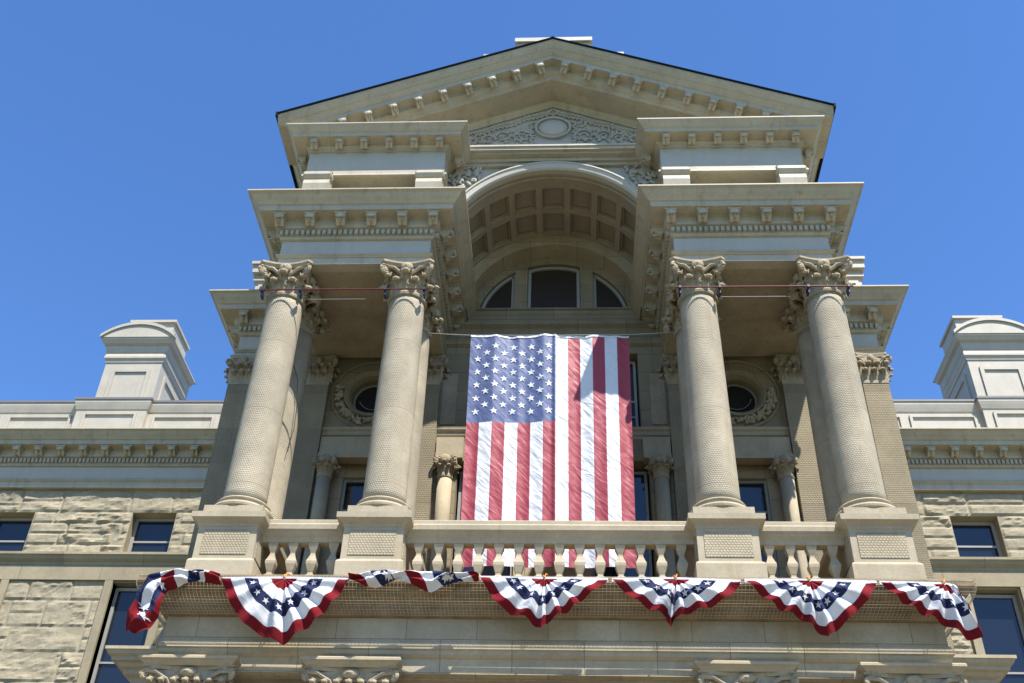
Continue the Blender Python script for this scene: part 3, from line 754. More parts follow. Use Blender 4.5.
for s in (-1, 1):      # square panel with round opening
    bm = bmesh.new(); n = 48; cx = s*OCX; ri = []; ro = []
    for yy in (YM+.10, YM+.6):
        A = [bm.verts.new((cx+OR*1.25*math.cos(2*math.pi*i/n), yy, OCZ+OR*1.25*math.sin(2*math.pi*i/n))) for i in range(n)]
        O = []
        for i in range(n):
            a = 2*math.pi*i/n; k = .7/max(abs(math.cos(a)), abs(math.sin(a))); O.append(bm.verts.new((cx+k*math.cos(a), yy, OCZ+k*math.sin(a))))
        for i in range(n): bm.faces.new((A[i], A[(i+1) % n], O[(i+1) % n], O[i]))
        ri.append(A)
    for i in range(n): bm.faces.new((ri[0][i], ri[0][(i+1) % n], ri[1][(i+1) % n], ri[1][i]))
    put('oculus_wall_panel', bm, 'shaded_wallstone', B)
    bm = bmesh.new()
    def ring(prof):
        cols = []
        for i in range(n):
            a = 2*math.pi*i/n; cols.append([bm.verts.new((cx+r*math.cos(a), y, OCZ+r*math.sin(a))) for r, y in prof])
        m = len(prof)
        for i in range(n):
            p, q = cols[i], cols[(i+1) % n]
            for j in range(m): bm.faces.new((p[j], p[(j+1) % m], q[(j+1) % m], q[j]))
    ring([(OR, YM+.5), (OR, YM+.2), (OR+.05, YM+.05), (OR+.14, YM-.02), (OR+.18, YM-.02), (OR+.2, YM+.11), (OR+.2, YM+.5)])
    ring([(1.04, YM+.12), (1.04, YM+.06), (1.07, YM+.04), (1.10, YM+.04), (1.12, YM+.06), (1.12, YM+.12)])
    oc = put('oculus_window', bm, 'shaded_wallstone', B)
    bm = bmesh.new()
    ring([(OR+.003, YM+.42), (OR-.05, YM+.42), (OR-.05, YM+.48), (OR+.003, YM+.48)])
    tube(bm, [(cx+.40*math.cos(R(200+i*8)), YM+.40, OCZ+.40*math.sin(R(200+i*8))+.12) for i in range(0, 20)], .012, 5)
    put('oculus_frame', bm, 'frame', oc)
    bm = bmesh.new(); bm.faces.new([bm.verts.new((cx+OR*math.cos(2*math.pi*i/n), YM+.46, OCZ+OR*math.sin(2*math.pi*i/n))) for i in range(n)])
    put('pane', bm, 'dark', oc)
    bm = bmesh.new()          # wreath on the lower half
    random.seed(3)
    for i in range(150):
        a = R(random.uniform(165, 375)); r = random.uniform(.78, .98); sz = random.uniform(.04, .075)
        blob(bm, (cx+r*math.cos(a), YM+.04, OCZ+r*math.sin(a)), sz*1.3, .07, sz*.7, 7, 5, Matrix.Rotation(random.uniform(0, 3.1), 4, 'Y'))
    put('carved_wreath', bm, 'carved', oc)
# horizontal mouldings
for a, b in ((-6.05, -3.62), (-3.03, 3.03), (3.62, 6.05)):
    bm = bmesh.new(); sweep(bm, [(a, YM+.1), (b, YM+.1)], [(-.1, 15.52), (.12, 15.52), (.12, 15.44), (.07, 15.40), (.06, 15.30), (.02, 15.28), (.02, 15.20), (-.1, 15.18)])
    put('string_course', bm, 'stone', B)
# pilasters
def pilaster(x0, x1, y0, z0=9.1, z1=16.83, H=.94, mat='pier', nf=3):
    bm = bmesh.new(); w = x1-x0; cx = (x0+x1)/2
    box(bm, -w/2, w/2, 0, YM+.2-y0, 0, z1-z0)
    box(bm, -w/2-.06, w/2+.06, -.06, YM+.15-y0, 0, 1.95); box(bm, -w/2-.10, w/2+.10, -.10, YM+.16-y0, 1.7, 1.82)
    p = put('pilaster', bm, mat, B, (cx, y0, z0))
    put('capital', flat_capital(H, w, YM+.12-y0, nf, 1), 'carved', p, (0, YM+.12-y0, z1-z0))
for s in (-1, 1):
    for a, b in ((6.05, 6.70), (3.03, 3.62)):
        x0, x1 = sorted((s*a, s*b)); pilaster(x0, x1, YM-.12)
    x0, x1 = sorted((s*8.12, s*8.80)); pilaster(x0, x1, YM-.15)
    # dimpled panel on the jamb beside the flag
    bm = bmesh.new(); a, b = sorted((s*2.58, s*2.98)); box(bm, a, b, YM+.07, YM+.12, 15.65, 17.3); put('dimpled_panel', bm, 'tooled', bw)
# small columns
sc0 = None
def small_col(x, y=YM-.02):
    global sc0
    if sc0: return clone(sc0, (x, y, 9.55), None, B)
    bm = bmesh.new(); lathe(bm, [(.215, 0), (.20, 2.0), (.185, 3.0), (.185, 4.4)], 28)
    c = sc0 = put('small_column', bm, 'stone', B, (x, y, 9.55), True)
    put('capital', round_capital(.56, .185, .46, 8), 'carved', c, (0, 0, 4.40))
    return c
for x in (-5.80, 5.80, -2.72, 2.72, -3.95, 3.95): small_col(x)
for s in (-1, 1):
    for a, b in ((3.64, 6.03), (2.3, 3.0)):
        bm = bmesh.new(); x0, x1 = sorted((s*a, s*b)); box(bm, x0, x1, YM-.12, YM+.2, 14.515, 14.66)
        box(bm, x0, x1, YM-.06, YM+.2, 14.66, 15.17)
        put('lintel', bm, 'stone', bw)
# windows of the porch wall
def window(x0, x1, z0, z1, y, gm='glass', rail=None, mull=None, name='window', t=.07, blind=None):
    bars = []
    if rail: bars += [(x0+.02, x1-.02, r-.03, r+.03) for r in (rail if isinstance(rail, (list, tuple)) else [rail])]
    if mull: bars += [(m-.03, m+.03, z0+.02, z1-.02) for m in mull]
    w = framed(name, [(x0, z0), (x1, z0), (x1, z1), (x0, z1)], t, y, gm, B, bars)
    return w
for s in (-1, 1):
    x0, x1 = sorted((s*4.35, s*5.42)); window(x0, x1, 9.6, 14.25, YM+.55, rail=[13.35, 13.1], mull=None)
    bm = bmesh.new(); a, b = sorted((s*5.42, s*5.76)); box(bm, a, b, YM+.45, YM+.74, 9.6, 14.6); a, b = sorted((s*3.85, s*4.35)); box(bm, a, b, YM+.45, YM+.74, 9.6, 14.6); box(bm, *sorted((s*4.35, s*5.42)), YM+.45, YM+.74, 14.25, 14.6)
    put('window_jamb', bm, 'ashlar', B)
    x0, x1 = sorted((s*1.1, s*2.25)); window(x0, x1, 15.58, 17.95, YM+.4, 'dimglass', rail=[16.6, 16.1])
    x0, x1 = sorted((s*.95, s*2.40)); window(x0, x1, 9.15, 14.45, YM+.45, rail=12.9)
bm = bmesh.new(); box(bm, -.95, .95, YM+.40, YM+.74, 9.1, 14.5); put('central_pier', bm, 'ashlar', B)

# ------------------------------------------------------------------ wings
def rock_face(name, x0, x1, z0, z1, y, holes, rows, seed, parent):
    """individually bulging rock-faced blocks as one displaced facing"""
    rnd = random.Random(seed); bm = bmesh.new(); cell = .075
    z = z1
    r = 0
    while z > z0+.05:
        h = rows[r % len(rows)]; zb = max(z0, z-h); r += 1
        x = x0-rnd.uniform(0, .8)
        while x < x1:
            w = rnd.choice((1.1, 1.4, 1.8, 2.3)); xa, xb = max(x, x0), min(x+w, x1); x += w
            if xb-xa < .05: continue
            amp = rnd.choice((.012, .02, .03, .05)); tilt = rnd.uniform(-.05, .03); sd = rnd.uniform(0, 100); sp = rnd.random() < .25 and h > .5
            segs = [(zb, z)] if not sp else [(zb, (zb+z)/2), ((zb+z)/2, z)]
            for za, zc in segs:
                # clip against openings by splitting in x
                spans = [(xa, xb)]
                for hx0, hx1, hz0, hz1 in holes:
                    if za < hz1-.02 and zc > hz0+.02:
                        ns = []
                        for p, q in spans:
                            if q <= hx0 or p >= hx1: ns.append((p, q)); continue
                            if p < hx0: ns.append((p, hx0))
                            if q > hx1: ns.append((hx1, q))
                        spans = ns
                for p, q in spans:
                    if q-p < .06: continue
                    nx = max(2, int((q-p)/cell)); nz = max(2, int((zc-za)/cell)); g = []
                    for i in range(nx+1):
                        row = []
                        for j in range(nz+1):
                            X = p+(q-p)*i/nx; Z = za+(zc-za)*j/nz
                            e = min(min(i, nx-i)*(q-p)/nx, min(j, nz-j)*(zc-za)/nz)
                            env = min(1, e/.06)**.5
                            v = Vector((X*1.3+sd, sd, Z*2.6)); f = noise.fractal(v, .7, 2.3, 6)
                            rid = 1-abs(noise.noise(Vector((X*.9+sd*2, 3.3, Z*2.4))))*3.4
                            d = -.014+env*(.034+amp*1.5*max(-.4, f)+amp*1.3*max(0, rid-.5)+tilt*(Z-za))
                            row.append(bm.verts.new((X, y-d, Z)))
                        g.append(row)
                    for i in range(nx):
                        for j in range(nz): bm.faces.new((g[i][j], g[i+1][j], g[i+1][j+1], g[i][j+1]))
                    per = [g[i][0] for i in range(nx+1)]+[g[nx][j] for j in range(1, nz+1)]+[g[i][nz] for i in range(nx-1, -1, -1)]+[g[0][j] for j in range(nz-1, 0, -1)]
                    bk = [bm.verts.new((v.co.x, y+.06, v.co.z)) for v in per]
                    for i in range(len(per)): k = (i+1) % len(per); bm.faces.new((per[i], bk[i], bk[k], per[k]))
        z = zb
    return put(name, bm, 'rock', parent, recalc=False)
YW = 10.5
for s in (-1, 1):
    wins = [(12.38, 13.83), (17.12, 18.57), (21.52, 22.97), (26.0, 27.5)]
    holes = []
    for a, b in wins:
        x0, x1 = sorted((s*a, s*b)); holes.append((x0, x1, 15.42, 16.92)); 
        if a > 17: x0, x1 = sorted((s*(a+.35), s*(b+.35)))
        holes.append((x0, x1, 10.3, 14.45))
    bm = bmesh.new(); X0, X1 = sorted((s*8.85, s*WX)); wall_grid(bm, X0, X1, -1.7, 19.3, YW+.08, YW+.5, holes)
    box(bm, X0, X1, YW+1.6, YW+1.8, -1.7, 19.3)
    ww = put('wing_wall', bm, 'smooth', B)
    jh = []
    for a, b in wins:
        x0, x1 = sorted((s*a, s*b)); jh.append((x0-.01, x1+.01, 15.1, 16.92))
        if a > 17: x0, x1 = sorted((s*(a+.35), s*(b+.35)))
        jh += [(x0-.26, x1+.26, 9.0, 14.6)]
    f1 = rock_face('rock_faced_stonework', X0, X1, 15.38, 17.73, YW+.06, jh, [.80, .40, .38, .40, .42], 5+s, ww)
    f2 = rock_face('rock_faced_stonework', X0, X1, 9.0, 14.50, YW+.06, jh, [.66, .86, .80, .92, .84], 15+s, ww)
    bm = bmesh.new()
    for i, (a, b) in enumerate(wins):       # smooth jamb stones
        o_ = .35 if a > 17 else 0; x0, x1 = sorted((s*(a+o_), s*(b+o_)))
        for p, q in ((x0-.31, x0), (x1, x1+.31)):
            box(bm, p+.06, q, YW-.02, YW+.5, 9.0, 14.49)
            put('window_jamb', bm, 'smooth', ww); bm = bmesh.new()
    bm.free()
    bm = bmesh.new(); sweep(bm, [(X0, YW), (X1, YW)], [(-.3, 15.38), (.20, 15.38), (.20, 15.30), (.15, 15.26), (.13, 15.18), (.05, 15.12), (.02, 15.10), (.02, 14.50), (-.3, 14.50)]); put('string_course', bm, 'smooth', ww)
    for i, (a, b) in enumerate(wins[:3]):
        x0, x1 = sorted((s*a, s*b))
        wv = window(x0, x1, 15.38, 16.91, YW+.42, rail=16.05, t=.10)
        bm = bmesh.new(); hb = (.28, .0, .5)[i]
        box(bm, x0+.12, x1-.12, YW+.465, YW+.475, 15.5, 15.5+max(.06, hb)); put('lowered_sash', bm, 'glass', wv)
        if a > 17: x0, x1 = sorted((s*(a+.35), s*(b+.35)))
        window(x0, x1, 10.3, 14.4, YW+.34, rail=11.98, t=.10)
    # parapet
    bm = bmesh.new()
    sweep(bm, [(-WX, 10.55), (-16.75, 10.55), (-16.75, 10.35), (-14.25, 10.35), (-14.25, 10.55), (-8.9, 10.55)],
          [(-.4, 21.22), (.10, 21.22), (.10, 21.12), (.07, 21.0), (.03, 20.86), (.0, 20.82), (0, 19.5), (-.4, 19.5)], mirror=(s > 0))
    pp = put('parapet', bm, 'chimney', B)
    bm = bmesh.new()
    sweep(bm, [(-WX, 10.55), (-16.75, 10.55), (-16.75, 10.35), (-14.25, 10.35), (-14.25, 10.55), (-8.9, 10.55)],
          [(-.42, 21.222), (.13, 21.222), (.13, 21.30), (-.42, 21.32)], mirror=(s > 0))
    put('coping', bm, 'coping', pp)
    bm = bmesh.new()
    def panel(x0, x1, z0, z1, y, fr=.09, pj=.06):
        for q in ((x0, x1, z1-fr, z1), (x0, x1, z0, z0+fr), (x0, x0+fr, z0+fr, z1-fr), (x1-fr, x1, z0+fr, z1-fr)):
            a, b = sorted((-s*q[0], -s*q[1])); box(bm, a, b, y-pj, y+.02, q[2], q[3])
    for x0, x1, y in ((-19.2, -16.95, 10.55), (-16.45, -14.55, 10.35), (-14.05, -11.85, 10.55), (-11.6, -9.6, 10.55), (-21.7, -19.5, 10.55), (-24.2, -22.0, 10.55)): panel(x0, x1, 19.75, 20.72, y)
    put('parapet_panels', bm, 'chimney', pp)
    # chimney
    cx = s*15.93; hw = 1.08; y0, y1 = 11.75, 14.3
    bm = bmesh.new(); box(bm, cx-hw, cx+hw, y0, y1, 20.2, 24.1)
    ch = put('chimney', bm, 'chimney', B)
    bm = bmesh.new(); P4 = [(cx-hw, y1), (cx-hw, y0), (cx+hw, y0), (cx+hw, y1), (cx-hw, y1)]
    sweep(bm, P4[:4], [(-.5, 24.92), (.33, 24.92), (.33, 24.86), (.28, 24.80), (.24, 24.72), (.13, 24.66), (.12, 24.58), (.10, 24.40), (.06, 24.36), (.10, 24.2), (.10, 24.12), (.05, 24.05), (.03, 23.95), (-.5, 23.95)])
    box(bm, cx-hw-.02, cx+hw+.02, y1-.3, y1+.3, 23.96, 24.90)
    put('chimney_cornice', bm, 'chimney', ch)
    # segmental hood on the front, running back
    bm = bmesh.new(); W2 = hw+.36; rise = .60; RR = (W2*W2+rise*rise)/(2*rise); hz = 24.925
    outer = []; inner = []
    for i in range(21):
        x = -W2+2*W2*i/20; zz = hz+math.sqrt(RR*RR-x*x)-(RR-rise); outer.append((cx+x, zz+.10)); inner.append((cx+x*.84, hz+max(0, (zz-hz)*.78)-.0))
    prism(bm, [(cx-W2, hz)]+outer+[(cx+W2, hz)], y0-.36, y0-.18); prism(bm, [(cx-W2+.05, hz)]+[(a, b-.07) for a, b in outer[1:-1]]+[(cx+W2-.05, hz)], y0-.18, y1+.2)
    # raised rim: thin arc in front
    a = [bm.verts.new((p[0], y0-.42, p[1])) for p in outer]; b = [bm.verts.new((p[0], y0-.42, p[1]-.13)) for p in outer]
    a2 = [bm.verts.new((p[0], y0-.35, p[1]+.002)) for p in outer]; b2 = [bm.verts.new((p[0], y0-.35, p[1]-.13)) for p in outer]
    for i in range(20):
        bm.faces.new((a[i], a[i+1], b[i+1], b[i])); bm.faces.new((a2[i], a2[i+1], a[i+1], a[i])); bm.faces.new((b[i], b[i+1], b2[i+1], b2[i]))
    put('segmental_hood', bm, 'chimney', ch)
    bm = bmesh.new(); kx = cx-s*.0; box(bm, kx-.85, kx+.85, 12.35, 14.0, 24.9, 26.35); box(bm, kx-.93, kx+.93, 12.25, 14.1, 26.35, 26.46); put('chimney_cap', bm, 'chimney', ch)
    bm = bmesh.new()
    for q in ((cx-.74, cx+.74, 23.5, 23.64), (cx-.74, cx+.74, 21.7, 21.84), (cx-.74, cx-.60, 21.84, 23.5), (cx+.60, cx+.74, 21.84, 23.5)): box(bm, q[0], q[1], y0-.06, y0+.02, q[2], q[3])
    fx = cx-s*hw                       # inward side face
    for q in ((y0+.45, y1-.45, 23.5, 23.64), (y0+.45, y1-.45, 21.7, 21.84), (y0+.45, y0+.59, 21.84, 23.5), (y1-.59, y1-.45, 21.84, 23.5)): box(bm, *sorted((fx+s*.02, fx-s*.06)), q[0], q[1], q[2], q[3])
    put('chimney_panel', bm, 'chimney', ch)
    # corner parapet pedestal over the projecting bay
    bm = bmesh.new(); a, b = sorted((s*8.02, s*8.92)); box(bm, a, b, 3.9, 5.6, 19.4, 21.05); box(bm, a-.08, b+.08, 3.82, 5.7, 21.05, 21.15); 
    box(bm, a-.17, b+.17, 3.65, 5.85, 21.58, 21.68); box(bm, a-.13, b+.13, 3.72, 5.8, 21.3, 21.58); box(bm, a-.03, b+.03, 3.87, 5.65, 21.15, 21.3)
    pt_ = put('corner_pedestal', bm, 'chimney', B)
    bm = bmesh.new()
    for q in ((a+.1, b-.1, 20.8, 20.9), (a+.1, b-.1, 20.1, 20.2), (a+.1, a+.2, 20.2, 20.8), (b-.2, b-.1, 20.2, 20.8)): box(bm, q[0], q[1], 3.84, 3.91, q[2], q[3])
    put('pedestal_panel', bm, 'chimney', pt_)
    bm = bmesh.new(); box(bm, *sorted((s*8.9, s*WX)), 10.75, 24, 19.0, 19.4); put('wing_roof', bm, 'coping', B)
    bm = bmesh.new(); box(bm, *sorted((s*6.3, s*8.6)), YM+.3, 11, 19.0, 19.4); put('bay_roof', bm, 'coping', B)
    # lower corner walls of the projecting bay
    bm = bmesh.new(); box(bm, *sorted((s*6.9, s*9.2)), YM+.0, 10.6, -1.7, 9.11); put('bay_wall', bm, 'ashlar', B)
# lower wall of the porch with a dark doorway zone
bm = bmesh.new(); box(bm, -7, 7, YM-.0, YM+.4, -1.7, 7.45); put('lower_wall', bm, 'ashlar', B)

# ------------------------------------------------------------------ flag
FX0, FX1, FZ0, FZ1, FY = -2.02, 1.91, 10.37, 16.65, 1.0
def flag_pt(u, v, off=0):
    """u 0..1 left-right, v 0..1 bottom-top"""
    x = FX0+(FX1-FX0)*u+.03*(1-v)*math.sin(u*5); z = FZ0+(FZ1-FZ0)*v
    z -= .035*math.sin(math.pi*((u*2) % 1))*v
    x = x*(1-.02*(1-v))
    y = FY+.035*math.sin(u*19+v*1.2+.8)+.018*math.sin(u*41-v*2)*(.4+.6*v)+.02*math.sin(v*5+u*2)
    y += -.05*math.exp(-((u-.535)/.012)**2)+.012*math.sin((u*13 % 1)*math.pi)
    n = noise.noise(Vector((u*16+v*7, v*11-u*9, .3)))*.012+noise.noise(Vector((u*30+v*30, v*34-u*12, 2.3)))*.006; y += n
    return Vector((x, y-off, z))
bm = bmesh.new(); NU, NV = 156, 200; g = [[bm.verts.new(flag_pt(i/NU, j/NV)) for j in range(NV+1)] for i in range(NU+1)]
vc = 1-2.58/6.32
for i in range(NU):
    for j in range(NV):
        f = bm.faces.new((g[i][j], g[i+1][j], g[i+1][j+1], g[i][j+1])); u, v = (i+.5)/NU, (j+.5)/NV
        k = int(u*13)
        if v > vc and u < 7/13: mi = 2
        else: mi = 0 if k % 2 == 0 else 1
        f.material_index = mi; f.smooth = True
def star(bm, fn, cu, cv, ru, rv, rot, mi, off=.006):
    vs = []
    for i in range(10):
        a = rot+math.pi/2+i*math.pi/5; q = 1 if i % 2 == 0 else .40
        vs.append(bm.verts.new(fn(cu+ru*q*math.cos(a), cv+rv*q*math.sin(a), off)))
    c = bm.verts.new(fn(cu, cv, off))
    for i in range(10): bm.faces.new((c, vs[i], vs[(i+1) % 10])).material_index = mi
for c in range(9):
    for r_ in range(6 if c % 2 == 0 else 5):
        cu = (7/13)*(.095+c*.1035); zz = FZ1-.33-(r_+(0 if c % 2 == 0 else .5))*.388
        star(bm, flag_pt, cu, (zz-FZ0)/(FZ1-FZ0), .104/(FX1-FX0), .104/(FZ1-FZ0), R(6)+random.uniform(-.06, .06), 1, .012)
# header tape hem
flag = put('national_flag', bm, ['fred', 'fwhite', 'fblue'], None, recalc=False)
tag(flag, 'huge faded American flag hung vertically on a wire between the two inner columns', 'flag')
bm = bmesh.new()
top_ = [flag_pt(i/60, 1.0) for i in range(61)]
for i in range(60):
    a, b = top_[i], top_[i+1]
    v = [bm.verts.new(p) for p in (a+Vector((0, -.012, -.035)), b+Vector((0, -.012, -.035)), b+Vector((0, -.012, .02)), a+Vector((0, -.012, .02)))]; bm.faces.new(v)
    v = [bm.verts.new(p) for p in (a+Vector((0, .012, -.035)), b+Vector((0, .012, -.035)), b+Vector((0, .012, .02)), a+Vector((0, .012, .02)))]; bm.faces.new(v)
put('header_tape', bm, 'fwhite', flag)
bm = bmesh.new(); tube(bm, [(-3.15, FY+.02, 16.77), (-2.5, FY+.01, 16.71), (FX0, FY, 16.675), (0, FY, 16.66), (FX1, FY, 16.675), (2.6, FY+.01, 16.72), (3.15, FY+.02, 16.78)], .010, 6)
tag(put('support_wire', bm, 'steel'), 'thin steel wire the flag hangs from, stretched between the inner columns', 'wire')

# ------------------------------------------------------------------ rods clamped across the column necks
for s, (xa, xb) in ((-1, (-7.08, -2.98)), (1, (2.95, 7.12))):
    e = empty('red_rod', ((xa+xb)/2, -.55, 16.88))
    bm = bmesh.new(); tube(bm, [(xa-e.location.x, 0, 0), (xb-e.location.x, 0, 0)], .018, 8); put('rod', bm, 'redbar', e)
    for x in ((-6.54, -3.53) if s < 0 else (3.53, 6.54)):
        for q in (-1, 1):
            bm = bmesh.new(); lx = x+q*.47-e.location.x
            box(bm, lx-.018, lx+.018, .02, .20, -.16, .02); box(bm, lx-.028, lx+.028, -.04, .04, -.04, .03)
            put('clamp', bm, 'blueclamp', e)
    tag(e, 'thin dark red rod clamped across the necks of the two %s columns' % ('left' if s < 0 else 'right'), 'rod', 'red rods across the column necks')
    xa, xb = (-6.0, -4.55) if s < 0 else (4.05, 5.75)
    bm = bmesh.new(); tube(bm, [(xa, -.1, 16.95), (xb, -.1, 16.95)], .008, 6)
    tag(put('pale_rod', bm, 'steel'), 'short pale metal rod hanging just behind the red rod at the %s pair of columns' % ('left' if s < 0 else 'right'), 'rod', 'pale rods by the capitals')
bm = bmesh.new(); pts = []
for i in range(14):
    t = i/13; a = R(-120+70*t); pts.append((-6.54+.47*math.cos(a)+.02, 1.28+.46*math.sin(a)-.03, 16.0-t*3.1))
tube(bm, [(-6.30, .80, 15.6), (-6.16, .86, 15.2), (-6.09, .95, 14.6), (-6.07, .98, 13.9), (-6.10, .92, 13.2)], .009, 6)
tag(put('loose_cable', bm, 'cable'), 'dark loose cable hanging down the rear column at the far left', 'cable')

# ------------------------------------------------------------------ wire netting over the slab moulding
bm = bmesh.new()
curve = [(.56, 9.10), (.565, 9.02), (.56, 8.94), (.54, 8.86), (.50, 8.77), (.44, 8.69), (.36, 8.61), (.27, 8.53), (.16, 8.47)]
def strip(bm, pts, w=.008):
    for a, b in zip(pts, pts[1:]):
        a, b = Vector(a), Vector(b); d = (b-a).normalized(); n = Vector((0, -1, 0)); s_ = d.cross(n)
        if s_.length < 1e-3: s_ = Vector((0, 0, 1))
        s_ = s_.normalized()*w/2; t = Vector((0, -w*.6, 0))
        v = [bm.verts.new(p) for p in (a-s_, b-s_, b+s_, a+s_, a+t, b+t)]
        bm.faces.new((v[0], v[1], v[5], v[4])); bm.faces.new((v[4], v[5], v[2], v[3]))
def net_path(o): return [(-7.38-o, 2.5), (-7.38-o, -.60-o), (7.38+o, -.60-o), (7.38+o, 2.5)]
xs = -7.40
while xs < 7.42:
    strip(bm, [(xs*(1+o*.055), -.60-o, z) for o, z in curve]); xs += .07
for s in (-1, 1):
    ys = -.60
    while ys < 2.5:
        strip(bm, [(s*(7.38+o), ys+(-o if ys < -.3 else 0), z) for o, z in curve]); ys += .07
for o, z in [(c[0], c[1]) for c in curve]+[(.33, 8.575), (.40, 8.65), (.21, 8.50), (.525, 8.815)]:
    p = net_path(o); strip(bm, [(a, b, z) for a, b in p])
net = tag(put('wire_netting', bm, 'netting', recalc=False), 'rusty wire bird netting wrapped over the moulding below the balcony edge', 'netting')

# ------------------------------------------------------------------ bunting
BY = -1.24
def fan(name, outl, apex, label, seed, a_side=1, tie=True):
    rnd = random.Random(seed); ax, az = apex
    # boundary polyline -> arc-length param
    P = [Vector(p) for p in outl]; L = [0]
    for a, b in zip(P, P[1:]): L.append(L[-1]+(b-a).length)
    def bound(t):
        d = t*L[-1]
        for i in range(len(P)-1):
            if d <= L[i+1]+1e-9:
                f = (d-L[i])/(L[i+1]-L[i]+1e-9); return P[i].lerp(P[i+1], f)
        return P[-1]
    NT, NR = 200, 62; A = Vector((ax, az)); ph = rnd.uniform(0, 6)
    def fn(t, r, off=0):
        b = bound(t)
        # near the hem the straight top edge: start points spread along the header
        p = A+(b-A)*r
        top = P[0].lerp(P[-1], t)
        wv = math.sin(t*math.pi*2*7+ph+1.5*math.sin(t*7+seed)+.6*math.sin(r*6))
        y = BY-.06-.16*math.sin(math.pi*r*.9)*max(0, math.sin(math.pi*t))**.5-.085*wv*min(1, r*1.6)*(.4+.6*math.sin(math.pi*t))-.02*noise.noise(Vector((t*8, r*4, seed)))
        z = p.y-.012*math.cos(t*math.pi*2*7+ph+1.5*math.sin(t*7+seed))*r*math.sin(math.pi*t)-.02*noise.noise(Vector((t*9, r*5, seed+3)))*r
        return Vector((p.x+.02*noise.noise(Vector((t*8, r*7, seed+9)))*r, y-off, z))
    bm = bmesh.new(); g = [[bm.verts.new(fn(i/NT, .02+.98*j/NR)) for j in range(NR+1)] for i in range(NT+1)]
    for i in range(NT):
        for j in range(NR):
            r = (j+.5)/NR
            mi = 0 if r < .19 else 1 if r < .41 else 2 if r < .62 else 1 if r < .84 else 0
            f = bm.faces.new((g[i][j], g[i+1][j], g[i+1][j+1], g[i][j+1])); f.material_index = mi; f.smooth = True
    o = put('bunting', bm, ['bred', 'bwhite', 'bblue'], None, recalc=False)
    tag(o, label, 'bunting', 'patriotic bunting along the balcony edge')
    bm = bmesh.new()
    Lb = L[-1]
    for k in range(7):
        t = .05+k*.15+rnd.uniform(-.012, .012); b = bound(t); rl = (b-A).length
        rr = .074/rl; tt = .074/(Lb*.55)*.85
        star(bm, fn, t, .515, tt, rr, rnd.uniform(0, 1), 0, .012)
    put('stars', bm, 'bwhite', o, recalc=False)
    # white header tape
    bm = bmesh.new(); y = BY-.035
    for a, b in ((P[0], A), (A, P[-1])):
        if (b-a).length > .15:
            for yy in (y, y+.02):
                bm.faces.new([bm.verts.new(q) for q in ((a.x, yy, a.y-.02), (b.x, yy, b.y-.02), (b.x, yy, b.y+.055), (a.x, yy, a.y+.055))])
            bm.faces.new([bm.verts.new(q) for q in ((a.x, y, a.y+.055), (b.x, y, b.y+.055), (b.x, y+.02, b.y+.055), (a.x, y+.02, a.y+.055))])
    put('header_tape', bm, 'bwhite', o)
    if tie:
        bm = bmesh.new(); tube(bm, [(ax-.06, BY+.05, az+.10), (ax-.02, BY-.05, az+.08), (ax, BY-.06, az+.02), (ax+.02, BY-.03, az+.12), (ax+.05, BY+.1, az+.16)], .011, 6)
        blob(bm, (ax, BY-.07, az+.03), .02, .02, .02); put('rope_tie', bm, 'rope', o)
fan('b', [(-6.24, 8.93), (-5.95, 8.4), (-5.59, 7.99), (-5.17, 7.76), (-4.85, 7.63), (-4.57, 7.84), (-4.24, 8.16), (-3.95, 8.56), (-3.77, 8.93)], (-5.02, 8.95), 'largest half-round fan of bunting, hanging deepest under the leftmost balcony columns', 1)
fan('b', [(-1.29, 8.99), (-1.15, 8.78), (-.93, 8.44), (-.68, 8.27), (-.36, 8.16), (-.12, 7.96), (.02, 8.12), (.41, 8.36), (.79, 8.68), (1.13, 8.97)], (-.06, 8.98), 'bunting fan below the left half of the flag, its point drooping in the middle', 2)
fan('b', [(1.20, 8.97), (1.56, 8.59), (1.89, 8.39), (2.17, 8.24), (2.21, 7.97), (2.3, 8.18), (2.62, 8.32), (3.03, 8.46), (3.38, 8.66), (3.60, 8.95)], (2.4, 8.99), 'bunting fan pinched to a narrow red tip just right of the flag', 3)
fan('b', [(3.67, 8.97), (3.93, 8.69), (4.23, 8.41), (4.6, 8.24), (5.01, 7.85), (5.17, 7.98), (5.5, 8.25), (5.85, 8.58), (6.1, 8.95)], (4.87, 8.98), 'bunting fan below the balusters between the two right pedestals', 4)
fan('b', [(6.15, 8.95), (6.46, 8.59), (6.86, 8.3), (7.17, 8.11), (7.49, 7.87), (7.74, 7.88), (7.71, 8.12), (7.64, 8.46), (7.52, 8.88)], (7.32, 8.93), 'bunting blown sideways around the right end of the balcony', 5)
def dropq(u, v):
    k = u-.06*(v-.5)
    if k < .50:
        for lim, q in ((.12, .1), (.17, .4), (.27, .7), (.38, .4), (.50, 1.25 if v > .25 else .4)):
            if k < lim: return q
    if u < .76: return .7 if v < .38 else (.4 if v < .66 else (.7 if v < .86 else .1))
    return .1 if v < .40+(u-.76)*2.2 else (.7 if v < .72 else .1)
def bunchq(u, v):
    k = u-.10*(v-.5)+.01*math.sin(u*40)
    for lim, q in ((.10, .1), (.20, .4), (.33, .7), (.43, .4), (.56, .1 if v > .35 else .4), (.68, .4), (.83, .7), (.92, .4), (2, .1)):
        if k < lim: return q
